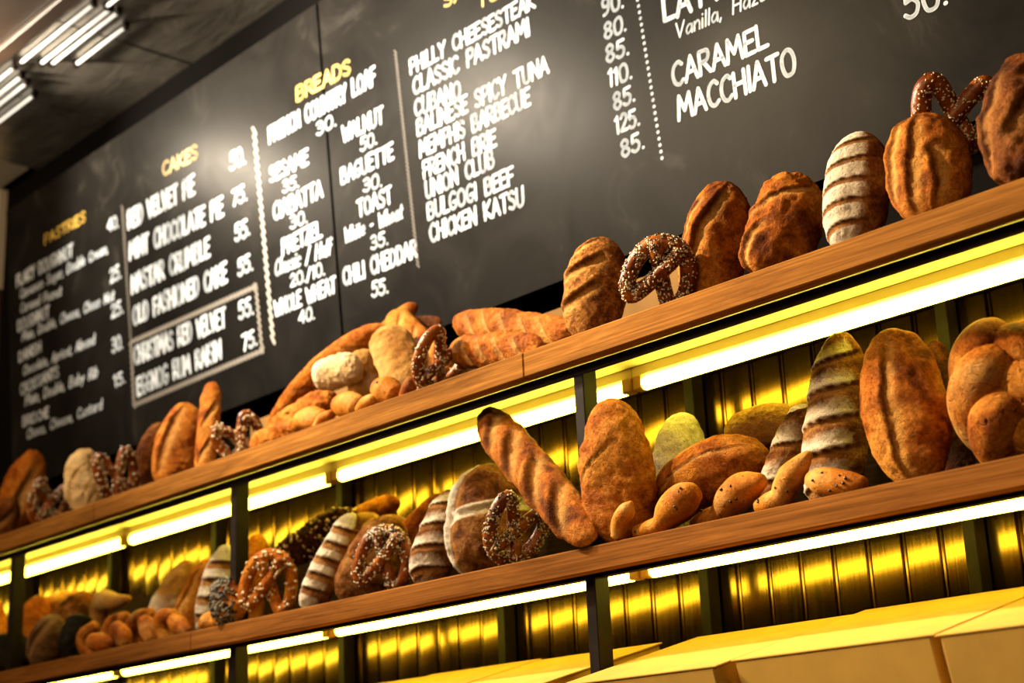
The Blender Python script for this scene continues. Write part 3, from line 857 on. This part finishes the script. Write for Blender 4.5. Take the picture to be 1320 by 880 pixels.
def pretzel(key, label, sh, cx, cy, wpx, hpx, roll, y, yaw=0., seeds='sesame', count=420, mat='pretzel', fat=1.0, rest=True, group='pretzels', name='pretzel', lean=.12):
    zs = ZU if sh == 'U' else ZM
    c = onY(cx, cy, y); sc = proj(c)[2]/F
    Wm = wpx*sc; Hm = hpx*sc
    d = c/np.linalg.norm(c)
    right = R[:,0]; up = -R[:,1]
    x = right - d*(right@d); x /= np.linalg.norm(x); z = np.cross(x, d); y_ = np.cross(z, x)
    a = math.radians(roll); x2 = x*math.cos(a)+z*math.sin(a); z2 = -x*math.sin(a)+z*math.cos(a)
    x3 = x2*math.cos(yaw) + y_*math.sin(yaw); y3 = np.cross(z2, x3)
    Rm = np.column_stack([x3, y3, z2])
    Wl = Wm/max(.35, abs(math.cos(yaw)))
    path = [(px*Wl*.86, py*Wl*.9, pz*Hm*.92) for (px, pz), py in zip(PRETZEL, PYO)]
    V, Fc, Nn, n, m = sweep(path, [r_*Wl*.92*fat for r_ in PR], 18, SEED[0], .06, sub=7); SEED[0] += 1
    Wd = V@Rm.T + c
    if rest: c = c + np.array([0,0,zs+.0006-Wd[:,2].min()])
    me = new_mesh(name, V, Fc)
    mk = np.zeros((len(V),3)); set_marks(me, mk)
    o = obj(name, me, MAT[mat]); o.matrix_world = matrix(Rm, c)
    tag(o, label, 'pretzel', group); ALL[key] = o
    VV = V[:n*m]
    nb = fbm(VV/Wl*5., SEED[0], 2)
    keep = (Nn[:,1] < -.12) & (nb > -.25)
    px_ = sc
    if seeds == 'sesame': add_seeds(o, VV, Nn, keep, count, 1.15*px_, ['seed_white','seed_black'], .62, SEED[0], label='white and black sesame seeds')
    elif seeds == 'white': add_seeds(o, VV, Nn, keep, count, 1.2*px_, ['seed_white','seed_black'], .93, SEED[0], label='pale sesame seeds')
    elif seeds == 'nut': add_seeds(o, VV, Nn, keep, count, 1.9*px_, ['nut','seed_white'], .6, SEED[0], 'chopped_nuts', 'pale chopped nuts', 1.2)
    return o
def roll_(key, name, mat, label, cat, sh, pts, rad, y, chips=0, rest=True, group=None, lump=.09, dy=None):
    """bun swept along a path given by the photo points, at depth y"""
    zs = ZU if sh == 'U' else ZM
    P = [onY(px, py, y + (dy[k] if dy else 0)) for k, (px, py) in enumerate(pts)]
    c = sum(P)/len(P); sc = proj(c)[2]/F
    path = [p-c for p in P]
    V, Fc, Nn, n, m = sweep(path, [r_*sc for r_ in rad], 24, SEED[0], lump, sub=7); SEED[0] += 1
    if rest: c = c + np.array([0,0,zs+.0006-(V[:,2]+c[2]).min()])
    me = new_mesh(name, V, Fc)
    mk = np.zeros((len(V),3)); f = fbm(V/np.mean(rad)/sc*.5, SEED[0], 2); mk[:,1] = np.clip(f*1.3, 0, .8); set_marks(me, mk)
    o = obj(name, me, MAT[mat]); o.location = Vector(c)
    tag(o, label, cat, group); ALL[key] = o
    if chips:
        VV = V[:n*m]; d = -c/np.linalg.norm(c); keep = (Nn@d) > .35
        add_seeds(o, VV, Nn, keep, chips, 2.1*sc, ['chip','chip'], 1.0, SEED[0], 'olive_pieces', 'black olive pieces', 1.1)
    return o
def seeded(o, count, sizepx, mats, share, name, label, fn, seed):
    me = o.data; n = len(me.vertices)
    V = np.empty(n*3, np.float32); me.vertices.foreach_get('co', V); V = V.reshape(-1,3).astype(float)
    Nn = np.empty(n*3, np.float32); me.vertex_normals.foreach_get('vector', Nn) if hasattr(me,'vertex_normals') else None
    Nn = Nn.reshape(-1,3).astype(float)
    sc = proj(np.array(o.matrix_world.translation))[2]/F
    add_seeds(o, V, Nn, fn(V, Nn), count, sizepx*sc, mats, share, seed, name, label)

# flour patterns
def fl_scale(t0, dt, slope, k=1.1, c=.35, wdt=.45):
    def f(s_, t, n1, n2, o, d):
        fr = np.mod((t - slope*s_ - t0 + .03*n1)/dt, 1.0)
        return np.clip(k*(1/(1+np.exp((s_-c)/(.26*wdt))))*(1.12 - 1.05*fr) + .30*n1 + .12*n2, 0, 1)*(s_>-1.5)
    return f
def fl_all(k=.8): return lambda s_, t, n1, n2, o, d: np.clip(k + .35*n1 + .2*n2, 0, 1)
def fl_left(k=1.0, c=.25, wdt=.5): return lambda s_, t, n1, n2, o, d: np.clip(k*(1/(1+np.exp((s_-c)/(.13*wdt*2)))) + .25*n1, 0, 1)*(s_>-1.4)
def fl_patch(k=.7, thr=.05): return lambda s_, t, n1, n2, o, d: np.clip(k*(n1-thr)*3 + .15*n2, 0, 1)
def stripes(n, s0=-.9, s1=.7, dt=.12, t0=.12, t1=.88, wd=.05, dp=1., ear=1., bw=0.):
    out = []
    for k in range(n):
        c = t0 + (t1-t0)*(k+.5)/n
        out.append((s0, c-dt/2, s1, c+dt/2, wd, dp, ear, bw))
    return out

# upper shelf, left to right
LF, PZ, BG, RL = 'rustic_loaf', 'pretzel', 'baguette', 'bread_roll'
G_U, G_M = 'loaves on the upper shelf', 'loaves on the lower shelf'
loaf('U1', LF, 'orange', 'reddish loaf standing at the left end of the upper shelf', 'bread', 'U', 4, 46, 580, 52, 2.80, 2.84, group=G_U, scores=[(-.2,.2,.2,.85,.10,1,1)])
loaf('U1b', LF, 'brown', 'small dark loaf cut by the left photo edge on the upper shelf', 'bread', 'U', -4, 16, 640, 34, 2.67, 2.70, group=G_U, scores=[(-.4,.2,.4,.8,.10,1,1)])
pretzel('U2', 'crusted pretzel left of the pale cream bun on the upper shelf', 'U', 63, 637, 52, 66, -14, 2.69, .35, 'nut', 170)
loaf('U3', 'cream_bun', 'pale', 'pale cream bun near the left end of the upper shelf', 'bread', 'U', 112, 107, 580, 52, 2.70, 2.73, group=G_U, lump=.05, scores=[(.15,.55,.35,.95,.045,.9,.2),(-.5,.25,.1,.7,.05,.9,.2,.1),(0,.0,.4,.3,.05,.9,.2)])
pretzel('U4', 'seeded pretzel directly right of the pale cream bun', 'U', 151, 606, 54, 78, 14, 2.69, .4, 'nut', 150)
loaf('U5', LF, 'brown', 'reddish brown loaf half hidden behind the ridged golden loaf on the left', 'bread', 'U', 176, 210, 545, 46, 2.83, 2.87, group=G_U)
loaf('U6', LF, 'orange', 'golden loaf with a raised ridge left of the upright orange baguette', 'bread', 'U', 213, 244, 519, 58, 2.72, 2.80, group=G_U, scores=[(-.45,.12,-.25,.93,.09,1,1.5)], flour=fl_patch(.4,.2))
loaf('U7', BG, 'orange', 'orange baguette standing upright left of the nutty pretzel', 'baguette', 'U', 262, 274, 492, 27, 2.74, 2.80, p=6, group='baguettes on the upper shelf', scores=[(-.5,.15,.4,.45,.1,1,1),(-.4,.5,.5,.8,.1,1,1)])
pretzel('U8', 'nut covered pretzel right of the upright orange baguette', 'U', 309, 559, 66, 66, 28, 2.71, .2, 'nut', 260)
# the heap of small breads
loaf('B1', BG, 'orange', 'long orange baguette arching up along the back of the heap', 'baguette', 'U', 345, 497, 420, 30, 2.88, 2.88, yb=572, rest=False, p=6, bend=-.7, group='baguettes on the upper shelf', scores=stripes(4,-.5,.5,.12))
loaf('B2', BG, 'orange', 'orange baguette tip pointing up at the top of the heap', 'baguette', 'U', 462, 537, 391, 26, 2.90, 2.92, yb=462, rest=False, p=3.2, group='baguettes on the upper shelf')
loaf('B4', BG, 'orange', 'scored orange baguette slanting down behind the sesame pretzel of the heap', 'baguette', 'U', 578, 503, 405, 40, 2.86, 2.88, yb=480, rest=False, p=5, group='baguettes on the upper shelf', scores=stripes(3,-.5,.5,.2,wd=.09))
loaf('R0', RL, 'brown', 'light brown roll peeking out on top of the heap beside the sesame pretzel', 'bread roll', 'U', 522, 569, 414, 22, 2.93, 2.93, yb=421, rest=False, group='small rolls on the upper shelf', flour=fl_patch(.6,.1))
loaf('B3', 'ciabatta', 'orange', 'orange ciabatta at the left foot of the heap beside the nutty pretzel', 'bread', 'U', 326, 392, 541, 40, 2.72, 2.74, yb=568, p=4, lump=.07)
loaf('B3b', 'ciabatta', 'orange', 'orange ciabatta behind the small rolls at the foot of the heap', 'bread', 'U', 352, 432, 512, 44, 2.78, 2.80, yb=560, rest=False, p=4, lump=.07)
loaf('P1b', 'ciabatta', 'flat', 'tan ciabatta standing behind the white floury one in the heap', 'bread', 'U', 466, 470, 450, 40, 2.80, 2.82, yb=515, rest=False, p=4, flour=fl_patch(.5,.0))
loaf('P1', 'ciabatta', 'pale', 'white floury ciabatta in the middle of the heap', 'bread', 'U', 408, 466, 470, 44, 2.74, 2.76, yb=486, rest=False, p=4.5, lump=.05, flour=fl_all(.55), dk=.8)
loaf('P1c', 'ciabatta', 'pale', 'pale bun under the white floury ciabatta', 'bread', 'U', 411, 446, 506, 26, 2.73, 2.74, yb=516, rest=True, p=3)
loaf('P2', 'flatbread', 'flat', 'smooth golden flatbread standing left of the heap\'s sesame pretzel', 'bread', 'U', 524, 498, 422, 58, 2.75, 2.79, yb=500, rest=False, p=3.6, lump=.03, dk=.4)
roll_('R3', RL, 'stick', 'small golden roll at the left front of the heap', 'bread roll', 'U', [(388,533),(402,531),(417,534)], [13,17,15], 2.68, 0, group='small rolls on the upper shelf')
roll_('R4', RL, 'stick', 'curled roll end between the two front rolls of the heap', 'bread roll', 'U', [(408,546),(416,536),(428,529)], [6,8,6], 2.645, group='small rolls on the upper shelf')
roll_('R7', RL, 'flat', 'pale bit of roll on the shelf under the middle front roll of the heap', 'bread roll', 'U', [(424,536),(434,534),(443,531)], [6,8,6], 2.665, group='small rolls on the upper shelf')
roll_('R1', RL, 'stick', 'round golden roll in front of the white floury ciabatta', 'bread roll', 'U', [(437,513),(450,513),(463,516)], [14,19,16], 2.67, 0, group='small rolls on the upper shelf')
roll_('R5', RL, 'stick', 'small twisted roll end between the two round rolls of the heap', 'bread roll', 'U', [(462,527),(472,518),(482,511)], [6,9,7], 2.635, group='small rolls on the upper shelf')
roll_('R2', RL, 'stick', 'round golden roll with a black olive spot below the flatbread', 'bread roll', 'U', [(489,490),(500,494),(512,500)], [15,20,15], 2.67, 1, group='small rolls on the upper shelf')
roll_('R6', RL, 'orange', 'small orange roll end touching the sesame pretzel of the heap', 'bread roll', 'U', [(521,505),(527,493),(532,481)], [8,10,7], 2.655, group='small rolls on the upper shelf')
pretzel('U10', 'dark sesame pretzel standing in the heap beside the flatbread', 'U', 567, 460, 66, 88, -28, 2.665, .55, 'white', 420)
loaf('U12', BG, 'orange', 'lower of two bumpy golden baguettes lying right of the heap', 'baguette', 'U', 582, 703, 458, 46, 2.70, 2.70, yb=462, rest=True, p=4.5, group='baguettes on the upper shelf', lump=.05, scores=stripes(4,-.6,.6,.16,wd=.09))
loaf('U11', BG, 'orange', 'upper of two bumpy golden baguettes lying right of the heap', 'baguette', 'U', 584, 741, 429, 44, 2.82, 2.80, yb=415, rest=False, p=4.5, group='baguettes on the upper shelf', lump=.05, scores=stripes(5,-.6,.6,.14,wd=.09))
loaf('U13', LF, 'grain', 'oval grain loaf with two slashes left of the big sesame pretzel', 'bread', 'U', 756, 776, 307, 82, 2.68, 2.74, group=G_U, scores=[(-1.0,.22,.15,.52,.075,1.1,1.3,-.06),(-1.05,.52,.2,.80,.075,1.1,1.3,-.06),(-.95,.78,-.1,.95,.05,.9,1)], lump=.025)
pretzel('U14', 'big sesame pretzel between the oval grain loaf and a golden loaf', 'U', 851, 349, 92, 100, 162, 2.665, .12, 'sesame', 1000, fat=1.12)
loaf('U15', LF, 'golden', 'tall golden loaf leaning right behind the big sesame pretzel', 'bread', 'U', 903, 938, 236, 86, 2.75, 2.81, group=G_U, p=2.6, scores=[(-.5,.20,.08,.95,.075,1.2,1.9,.06),(-.95,.45,-.55,.85,.05,.8,.8)], lump=.04)
loaf('U16', LF, 'golden', 'broad golden loaf with a bubbled crust left of the white striped loaf', 'bread', 'U', 990, 1031, 221, 92, 2.71, 2.78, group=G_U, p=2.8, scores=[(-1.0,.50,.5,.86,.045,1,1.4,.05),(-.8,.03,-.5,.45,.06,1.2,1.4)], lump=.05)
loaf('U17', LF, 'rustic', 'white floured loaf with curved slashes on the upper shelf', 'bread', 'U', 1096, 1112, 171, 84, 2.70, 2.77, group=G_U, p=2.6, scores=stripes(5,-1.1,.55,.16,t0=.08,t1=.92,wd=.038,dp=.9,ear=.9,bw=.05), flour=fl_left(1.15,.12), lump=.02)
loaf('U18', LF, 'golden', 'brown loaf with upright slashes right of the white striped loaf', 'bread', 'U', 1205, 1188, 150, 106, 2.70, 2.78, group=G_U, p=2.5, scores=[(-.75,.15,-.45,.95,.06,1,1),(-.35,.08,-.05,.92,.06,1,1.2),(.15,.1,.1,.62,.07,1,1.2,-.05)], flour=fl_patch(.35,.25), lump=.03)
pretzel('U19', 'dark pretzel propped high behind the brown slashed loaves on the upper right', 'U', 1232, 146, 108, 104, -4, 2.88, .1, 'white', 520, fat=1.15, rest=False)
loaf('U20', LF, 'brown', 'dark scored loaf cut by the right photo edge on the upper shelf', 'bread', 'U', 1318, 1340, 70, 128, 2.68, 2.76, group=G_U, p=2.6, scores=[(-.75,.1,-.6,.8,.06,1,1),(-.3,.3,.1,.7,.08,1,1),(-.2,.75,.4,.9,.08,1,1)], lump=.05)

# lower shelf, left to right
loaf('M0b', LF, 'orange', 'orange loaf left of the leftmost steel post on the lower shelf', 'bread', 'M', -14, -4, 772, 34, 2.80, 2.84, group=G_M)
loaf('M0', LF, 'black', 'black charcoal loaf at the left photo edge on the lower shelf', 'bread', 'M', 10, 14, 815, 54, 2.68, 2.70, group=G_M, p=3)
loaf('M1', LF, 'orange', 'orange crusted loaf behind the left black charcoal loaf', 'bread', 'M', 26, 52, 767, 46, 2.80, 2.84, group=G_M, lump=.05)
loaf('M1b', LF, 'orange', 'reddish loaf lying at the back behind the grey brown loaves on the left', 'bread', 'M', 44, 121, 772, 30, 2.92, 2.92, yb=786, rest=False, group=G_M, p=4)
loaf('M1c', LF, 'rustic', 'taller grey brown loaf behind the split grey loaf on the left', 'bread', 'M', 62, 106, 766, 50, 2.76, 2.82, group=G_M)
loaf('M2', LF, 'grey', 'grey brown loaf with one long split between two black loaves', 'bread', 'M', 47, 74, 793, 46, 2.67, 2.71, group=G_M, scores=[(-.6,.1,-.2,.92,.09,1,1)])
loaf('M3', LF, 'black', 'black charcoal loaf left of the twisted golden rolls', 'bread', 'M', 90, 106, 791, 42, 2.68, 2.71, group=G_M, p=3, scores=[(-.1,.3,.2,.5,.03,.6,.3)])
TW = 'twisted golden rolls on the lower shelf'
T = lambda k, lab, pts, rad, y, m='orange', **kw: roll_(k, 'twisted_roll', m, lab, 'bread roll', 'M', pts, rad, y, group=TW, **kw)
T('T3', 'pale golden roll with a tail rising behind the left twisted rolls', [(128,812),(128,790),(134,775),(150,775),(166,771)], [8,12,15,10,4], 2.80, 'flat', rest=False)
T('T1', 'dark curled roll end at the left of the twisted rolls', [(122,806),(110,818),(110,834),(118,843)], [7,10,10,5], 2.69, 'golden')
T('T2', 'light stubby roll end beside the black charcoal loaf', [(121,826),(131,827),(142,831)], [11,12,8], 2.655)
T('T4', 'crescent shaped roll below the pale golden roll with a tail', [(163,778),(149,788),(144,806),(150,822)], [7,13,15,8], 2.72, 'golden')
T('T5', 'light roll curving down in the middle of the twisted rolls', [(150,806),(158,818),(163,830)], [10,13,8], 2.67)
T('T6', 'dark orange crescent roll in the centre of the twisted rolls', [(195,774),(180,783),(172,800),(176,820)], [7,13,15,8], 2.74, 'golden')
T('T7', 'light stubby roll right of the dark orange crescent roll', [(186,796),(192,808),(196,822)], [10,13,9], 2.68)
T('T8', 'curled roll below the grey leaning loaf on the left', [(224,783),(212,788),(208,802),(214,816)], [8,12,13,8], 2.71)
T('T9', 'rightmost stubby twisted roll left of the floury striped loaf', [(224,800),(232,808),(243,816)], [10,12,6], 2.67)
loaf('M4a', LF, 'flat', 'greyish loaf leaning right at the back left of an orange leaning loaf', 'bread', 'M', 190, 246, 722, 46, 2.82, 2.87, group=G_M, flour=fl_patch(.6,-.1))
loaf('M4b', LF, 'orange', 'orange loaf leaning right at the back beside the floury striped loaf', 'bread', 'M', 224, 272, 720, 38, 2.80, 2.86, group=G_M, scores=[(-.5,.2,-.3,.9,.08,1,1)])
loaf('M5', LF, 'rustic', 'floury striped loaf leaning behind the middle steel post', 'bread', 'M', 262, 296, 702, 44, 2.745, 2.79, group=G_M, p=3, scores=stripes(4,-1.0,.9,.10,wd=.10,dp=.9,ear=.6), flour=fl_all(1.0))
roll_('M6b', RL, 'orange', 'orange chunk of roll at the foot of the floury striped loaf by the middle post', 'bread roll', 'M', [(262,803),(270,796),(281,800)], [8,12,8], 2.66)
o_ = loaf('M6', 'seeded_roll', 'orange', 'round roll with a dark seed crust in front of the middle steel post', 'bread roll', 'M', 298, 290, 744, 46, 2.625, 2.625, yb=801, dk=.5, p=2.6)
seeded(o_, 420, 1.9, ['seed_grey','chip'], .6, 'seed_crust', 'grey green seed crust', lambda V, Nn: (Nn[:,1] < -.1) & (V[:,0] < .012), 5)
loaf('M7', BG, 'orange', 'orange baguette end upright just right of the middle steel post', 'baguette', 'M', 318, 333, 688, 36, 2.88, 2.92, group='baguettes on the lower shelf', p=5)
pretzel('M8', 'plain pretzel with few nuts right of the middle steel post', 'M', 347, 753, 72, 88, 170, 2.645, .35, 'nut', 130, mat='orange')
o_ = loaf('M9', LF, 'choco', 'dark nut crusted loaf lying behind the white floured baton', 'bread', 'M', 356, 458, 660, 44, 2.88, 2.92, yb=725, rest=False, group=G_M, p=3)
seeded(o_, 240, 1.9, ['nut','choco'], .35, 'chopped_nuts', 'chopped nuts', lambda V, Nn: (Nn[:,1] < -.1), 6)
loaf('M10', 'floured_baton', 'rustic', 'slim white floured baton leaning right beside the plain pretzel', 'bread', 'M', 394, 458, 662, 42, 2.685, 2.78, group=G_M, p=4, scores=stripes(5,-1.0,.8,.06,wd=.10,dp=.9,ear=.8), flour=fl_left(1.2,.25))
loaf('M11', LF, 'rustic', 'brown crusty loaf leaning behind the left sesame pretzel of the lower shelf', 'bread', 'M', 446, 512, 670, 70, 2.75, 2.82, group=G_M, p=3, scores=[(-.9,.42,.8,.52,.05,1,1)])
pretzel('M12', 'sesame pretzel between the brown crusty loaf and a pale striped loaf', 'M', 495, 723, 74, 88, 168, 2.66, .35, 'sesame', 520)
loaf('M13a', RL, 'orange', 'orange roll highest at the back of the lower shelf', 'bread roll', 'M', 448, 515, 645, 30, 2.95, 2.95, yb=672, rest=False, p=3, group='rolls at the back of the lower shelf')
loaf('M13b', RL, 'flat', 'flat golden roll at the back behind the brown crusty loaf', 'bread roll', 'M', 440, 490, 668, 26, 2.93, 2.93, yb=680, rest=False, group='rolls at the back of the lower shelf')
loaf('M13c', RL, 'flat', 'pale tan roll at the back above the left sesame pretzel of the lower shelf', 'bread roll', 'M', 466, 527, 674, 30, 2.91, 2.91, yb=684, rest=False, group='rolls at the back of the lower shelf')
loaf('M13d', BG, 'orange', 'slim orange baguette at the back left of the pale striped loaf', 'baguette', 'M', 505, 575, 638, 32, 2.86, 2.92, yb=712, rest=False, p=4, group='baguettes on the lower shelf')
loaf('M14', LF, 'rustic', 'pale striped floury loaf left of the large split loaf', 'bread', 'M', 545, 588, 632, 58, 2.70, 2.80, group=G_M, p=3, scores=[(-1.1,.06,.8,.25,.06,1.1,1.4),(-1.1,.28,.8,.47,.06,1.1,1.4),(-1.1,.50,.8,.69,.06,1.1,1.4),(-1.1,.72,.8,.91,.05,1.1,1.4)], flour=fl_scale(.17,.22,.10,1.1,.45))
loaf('M15', LF, 'rustic', 'large split loaf with broad white flour bands behind a sesame pretzel', 'bread', 'M', 620, 640, 601, 110, 2.77, 2.83, group=G_M, p=2.8, fover=True, scores=[(-.72,.06,-.62,.95,.055,1.2,1.3,.03),(-.72,.47,.75,.72,.05,1.2,1.2,-.04)],
     flour=lambda s_, t, n1, n2, o, d: np.clip(1.6*np.exp(-((s_+.86+.10*n1-.1*(t-.5))/.13)**4)*(t<.97) + 1.6*np.exp(-((t-(.60+.15*s_-.05*s_*s_)-.02*n1)/.055)**4)*(s_>-.75)*(s_<1.0) + .6*np.clip(n1*2-.1,0,1)*(t<.35) , 0, 1))
pretzel('M16', 'sesame pretzel leaning on the large split loaf with flour bands', 'M', 664, 683, 78, 96, -24, 2.655, .2, 'sesame', 850, fat=1.1)
loaf('M17', BG, 'golden', 'large dark tipped baguette leaning left beside the right steel post', 'baguette', 'M', 763, 622, 531, 58, 2.600, 2.70, p=4.5, group='baguettes on the lower shelf', scores=[(-.75,.10,.5,.32,.14,1.3,1.9),(-.75,.31,.5,.53,.14,1.3,1.9),(-.75,.52,.5,.74,.14,1.3,1.9),(-.65,.73,.45,.90,.13,1,1.6)], toast=lambda s_, t, n1, n2: .75*np.clip((t-.86)/.08+n1, 0, 1) + .35*np.clip((s_-.75)*2+n1, 0, 1), lump=.04)  # dark tip, and darker along the right side
loaf('M18', LF, 'golden', 'tall plain brown loaf just right of the right steel post', 'bread', 'M', 806, 786, 515, 96, 2.672, 2.672, group=G_M, p=2.5, dk=.5, scores=[(-.9,.42,-.1,.66,.03,.8,.6)], lump=.04, taper=-.05)
loaf('M19', LF, 'grey', 'pale floured loaf standing behind the curved brown loaf', 'bread', 'M', 862, 882, 532, 72, 2.89, 2.93, group=G_M, p=3, flour=fl_all(.85))
loaf('M21', LF, 'flat', 'flat tan loaf at the back above the curved brown loaf', 'bread', 'M', 935, 1030, 536, 52, 2.93, 2.94, yb=560, rest=False, group=G_M, p=3)
loaf('M20', LF, 'golden', 'curved brown loaf lying behind the small twisted rolls', 'bread', 'M', 838, 990, 578, 76, 2.78, 2.84, yb=676, rest=False, group=G_M, p=3, bend=-.22, scores=[(-.35,.15,-.3,.92,.03,1,1.2,.06)], lump=.03)
loaf('M22', LF, 'rustic', 'narrow striped loaf with white flour left of the tall twisted floury loaf', 'bread', 'M', 985, 1040, 520, 52, 2.80, 2.85, group=G_M, p=3, scores=[(-1.1,.25,.9,.45,.07,1.1,1.4),(-1.1,.55,.9,.75,.07,1.1,1.4)], flour=fl_scale(.36,.30,.10,1.1,.2))
loaf('M23', LF, 'rustic', 'tall floury loaf with deep spiral slashes on the lower shelf', 'bread', 'M', 1070, 1086, 428, 80, 2.80, 2.85, group=G_M, p=3.2, scores=[(-1.1,.073,.75,.203,.06,1.3,1.8),(-1.1,.243,.75,.373,.06,1.3,1.8),(-1.1,.413,.75,.543,.06,1.3,1.8),(-1.1,.583,.75,.713,.06,1.3,1.8),(-1.1,.753,.75,.883,.055,1.2,1.6)], flour=fl_scale(.15,.17,.07,1.25), lump=.03, taper=-.08)
loaf('M24', LF, 'golden', 'tall brown loaf with one lengthwise split left of the braided loaf', 'bread', 'M', 1186, 1150, 425, 108, 2.74, 2.80, group=G_M, p=2.6, scores=[(-.25,.05,-.15,.97,.055,1.1,1.6,.03)], flour=fl_patch(.25,.25), lump=.03)
loaf('M24b', LF, 'choco', 'dark loaf in the shade behind the braided loaf', 'bread', 'M', 1245, 1203, 440, 52, 2.90, 2.95, group=G_M)  # darker crust colour stands in for the shade in this gap
# braided loaf: three plaited strands in one mesh
def braid(key, label, sh, xb, xt, yt, wpx, y0, y1, mat):
    zs = ZU if sh == 'U' else ZM
    P0 = on_shelf(xb, y0, zs); P1 = onY(xt, yt, y1); Rm, L, mid = frame_from(P0, P1); Wm = wpx*proj(mid)[2]/F
    VV = []; FF = []; off = 0
    for k in range(3):
        path = []; rad = []
        for i in range(19):
            t = i/18; a = t*2*math.pi*.95 + k*2*math.pi/3
            e = math.sin(math.pi*min(1, max(0, t*.94+.03)))**.45
            path.append((math.sin(a)*Wm*.27*e, math.sin(2*a)*Wm*.17*e - .0, L*(.10+.80*t))); rad.append(Wm*(.12+.16*e))
        V, Fc, Nn, n, m = sweep(path, rad, 26, 40+k, .05, sub=6)
        VV.append(V); FF += [tuple(i_+off for i_ in f) for f in Fc]; off += len(V)
    V = np.vstack(VV); low = (V@Rm.T+P0)[:,2].min(); P0 = P0 + np.array([0,0,zs+.0006-low])
    me = new_mesh('braided_loaf', V, FF); mk = np.zeros((len(V),3)); mk[:,1] = np.clip(fbm(V/Wm*3, 9, 2)*1.4, 0, .9); set_marks(me, mk)
    o = obj('braided_loaf', me, MAT[mat]); o.matrix_world = matrix(Rm, P0); tag(o, label, 'bread'); ALL[key] = o
braid('M25', 'golden braided loaf cut by the right photo edge on the lower shelf', 'M', 1325, 1285, 418, 150, 2.76, 2.84, 'golden')
# twisted olive rolls along the front of the lower shelf
OG = 'olive rolls along the front of the lower shelf'
Q = lambda k, lab, pts, rad, y, ch=6, **kw: roll_(k, 'olive_roll', 'stick', lab, 'bread roll', 'M', pts, rad, y, ch, group=OG, **kw)
Q('S1', 'small pointed roll end in front of the tall plain brown loaf', [(795,689),(799,670),(808,653),(814,643)], [8,12,11,3], 2.61, 0)
Q('S2', 'leftmost golden twisted roll with its foot on the shelf edge', [(820,677),(838,671),(852,665),(864,648),(880,634),(895,624)], [9,11,13,20,22,13], 2.635, 6)
Q('S3', 'golden twisted roll in front of the curved brown loaf', [(893,661),(910,653),(928,646),(943,626),(960,612),(982,602)], [8,13,15,22,22,9], 2.68, 6)
Q('S4', 'golden twisted roll below the narrow striped loaf', [(976,641),(990,637),(1006,628),(1012,612),(1024,594),(1042,571)], [10,15,16,17,17,6], 2.675, 6)
Q('S5', 'golden olive roll lying in front of the tall floury loaf', [(1042,605),(1058,608),(1080,611),(1100,611),(1114,608)], [10,19,20,16,7], 2.67, 14)
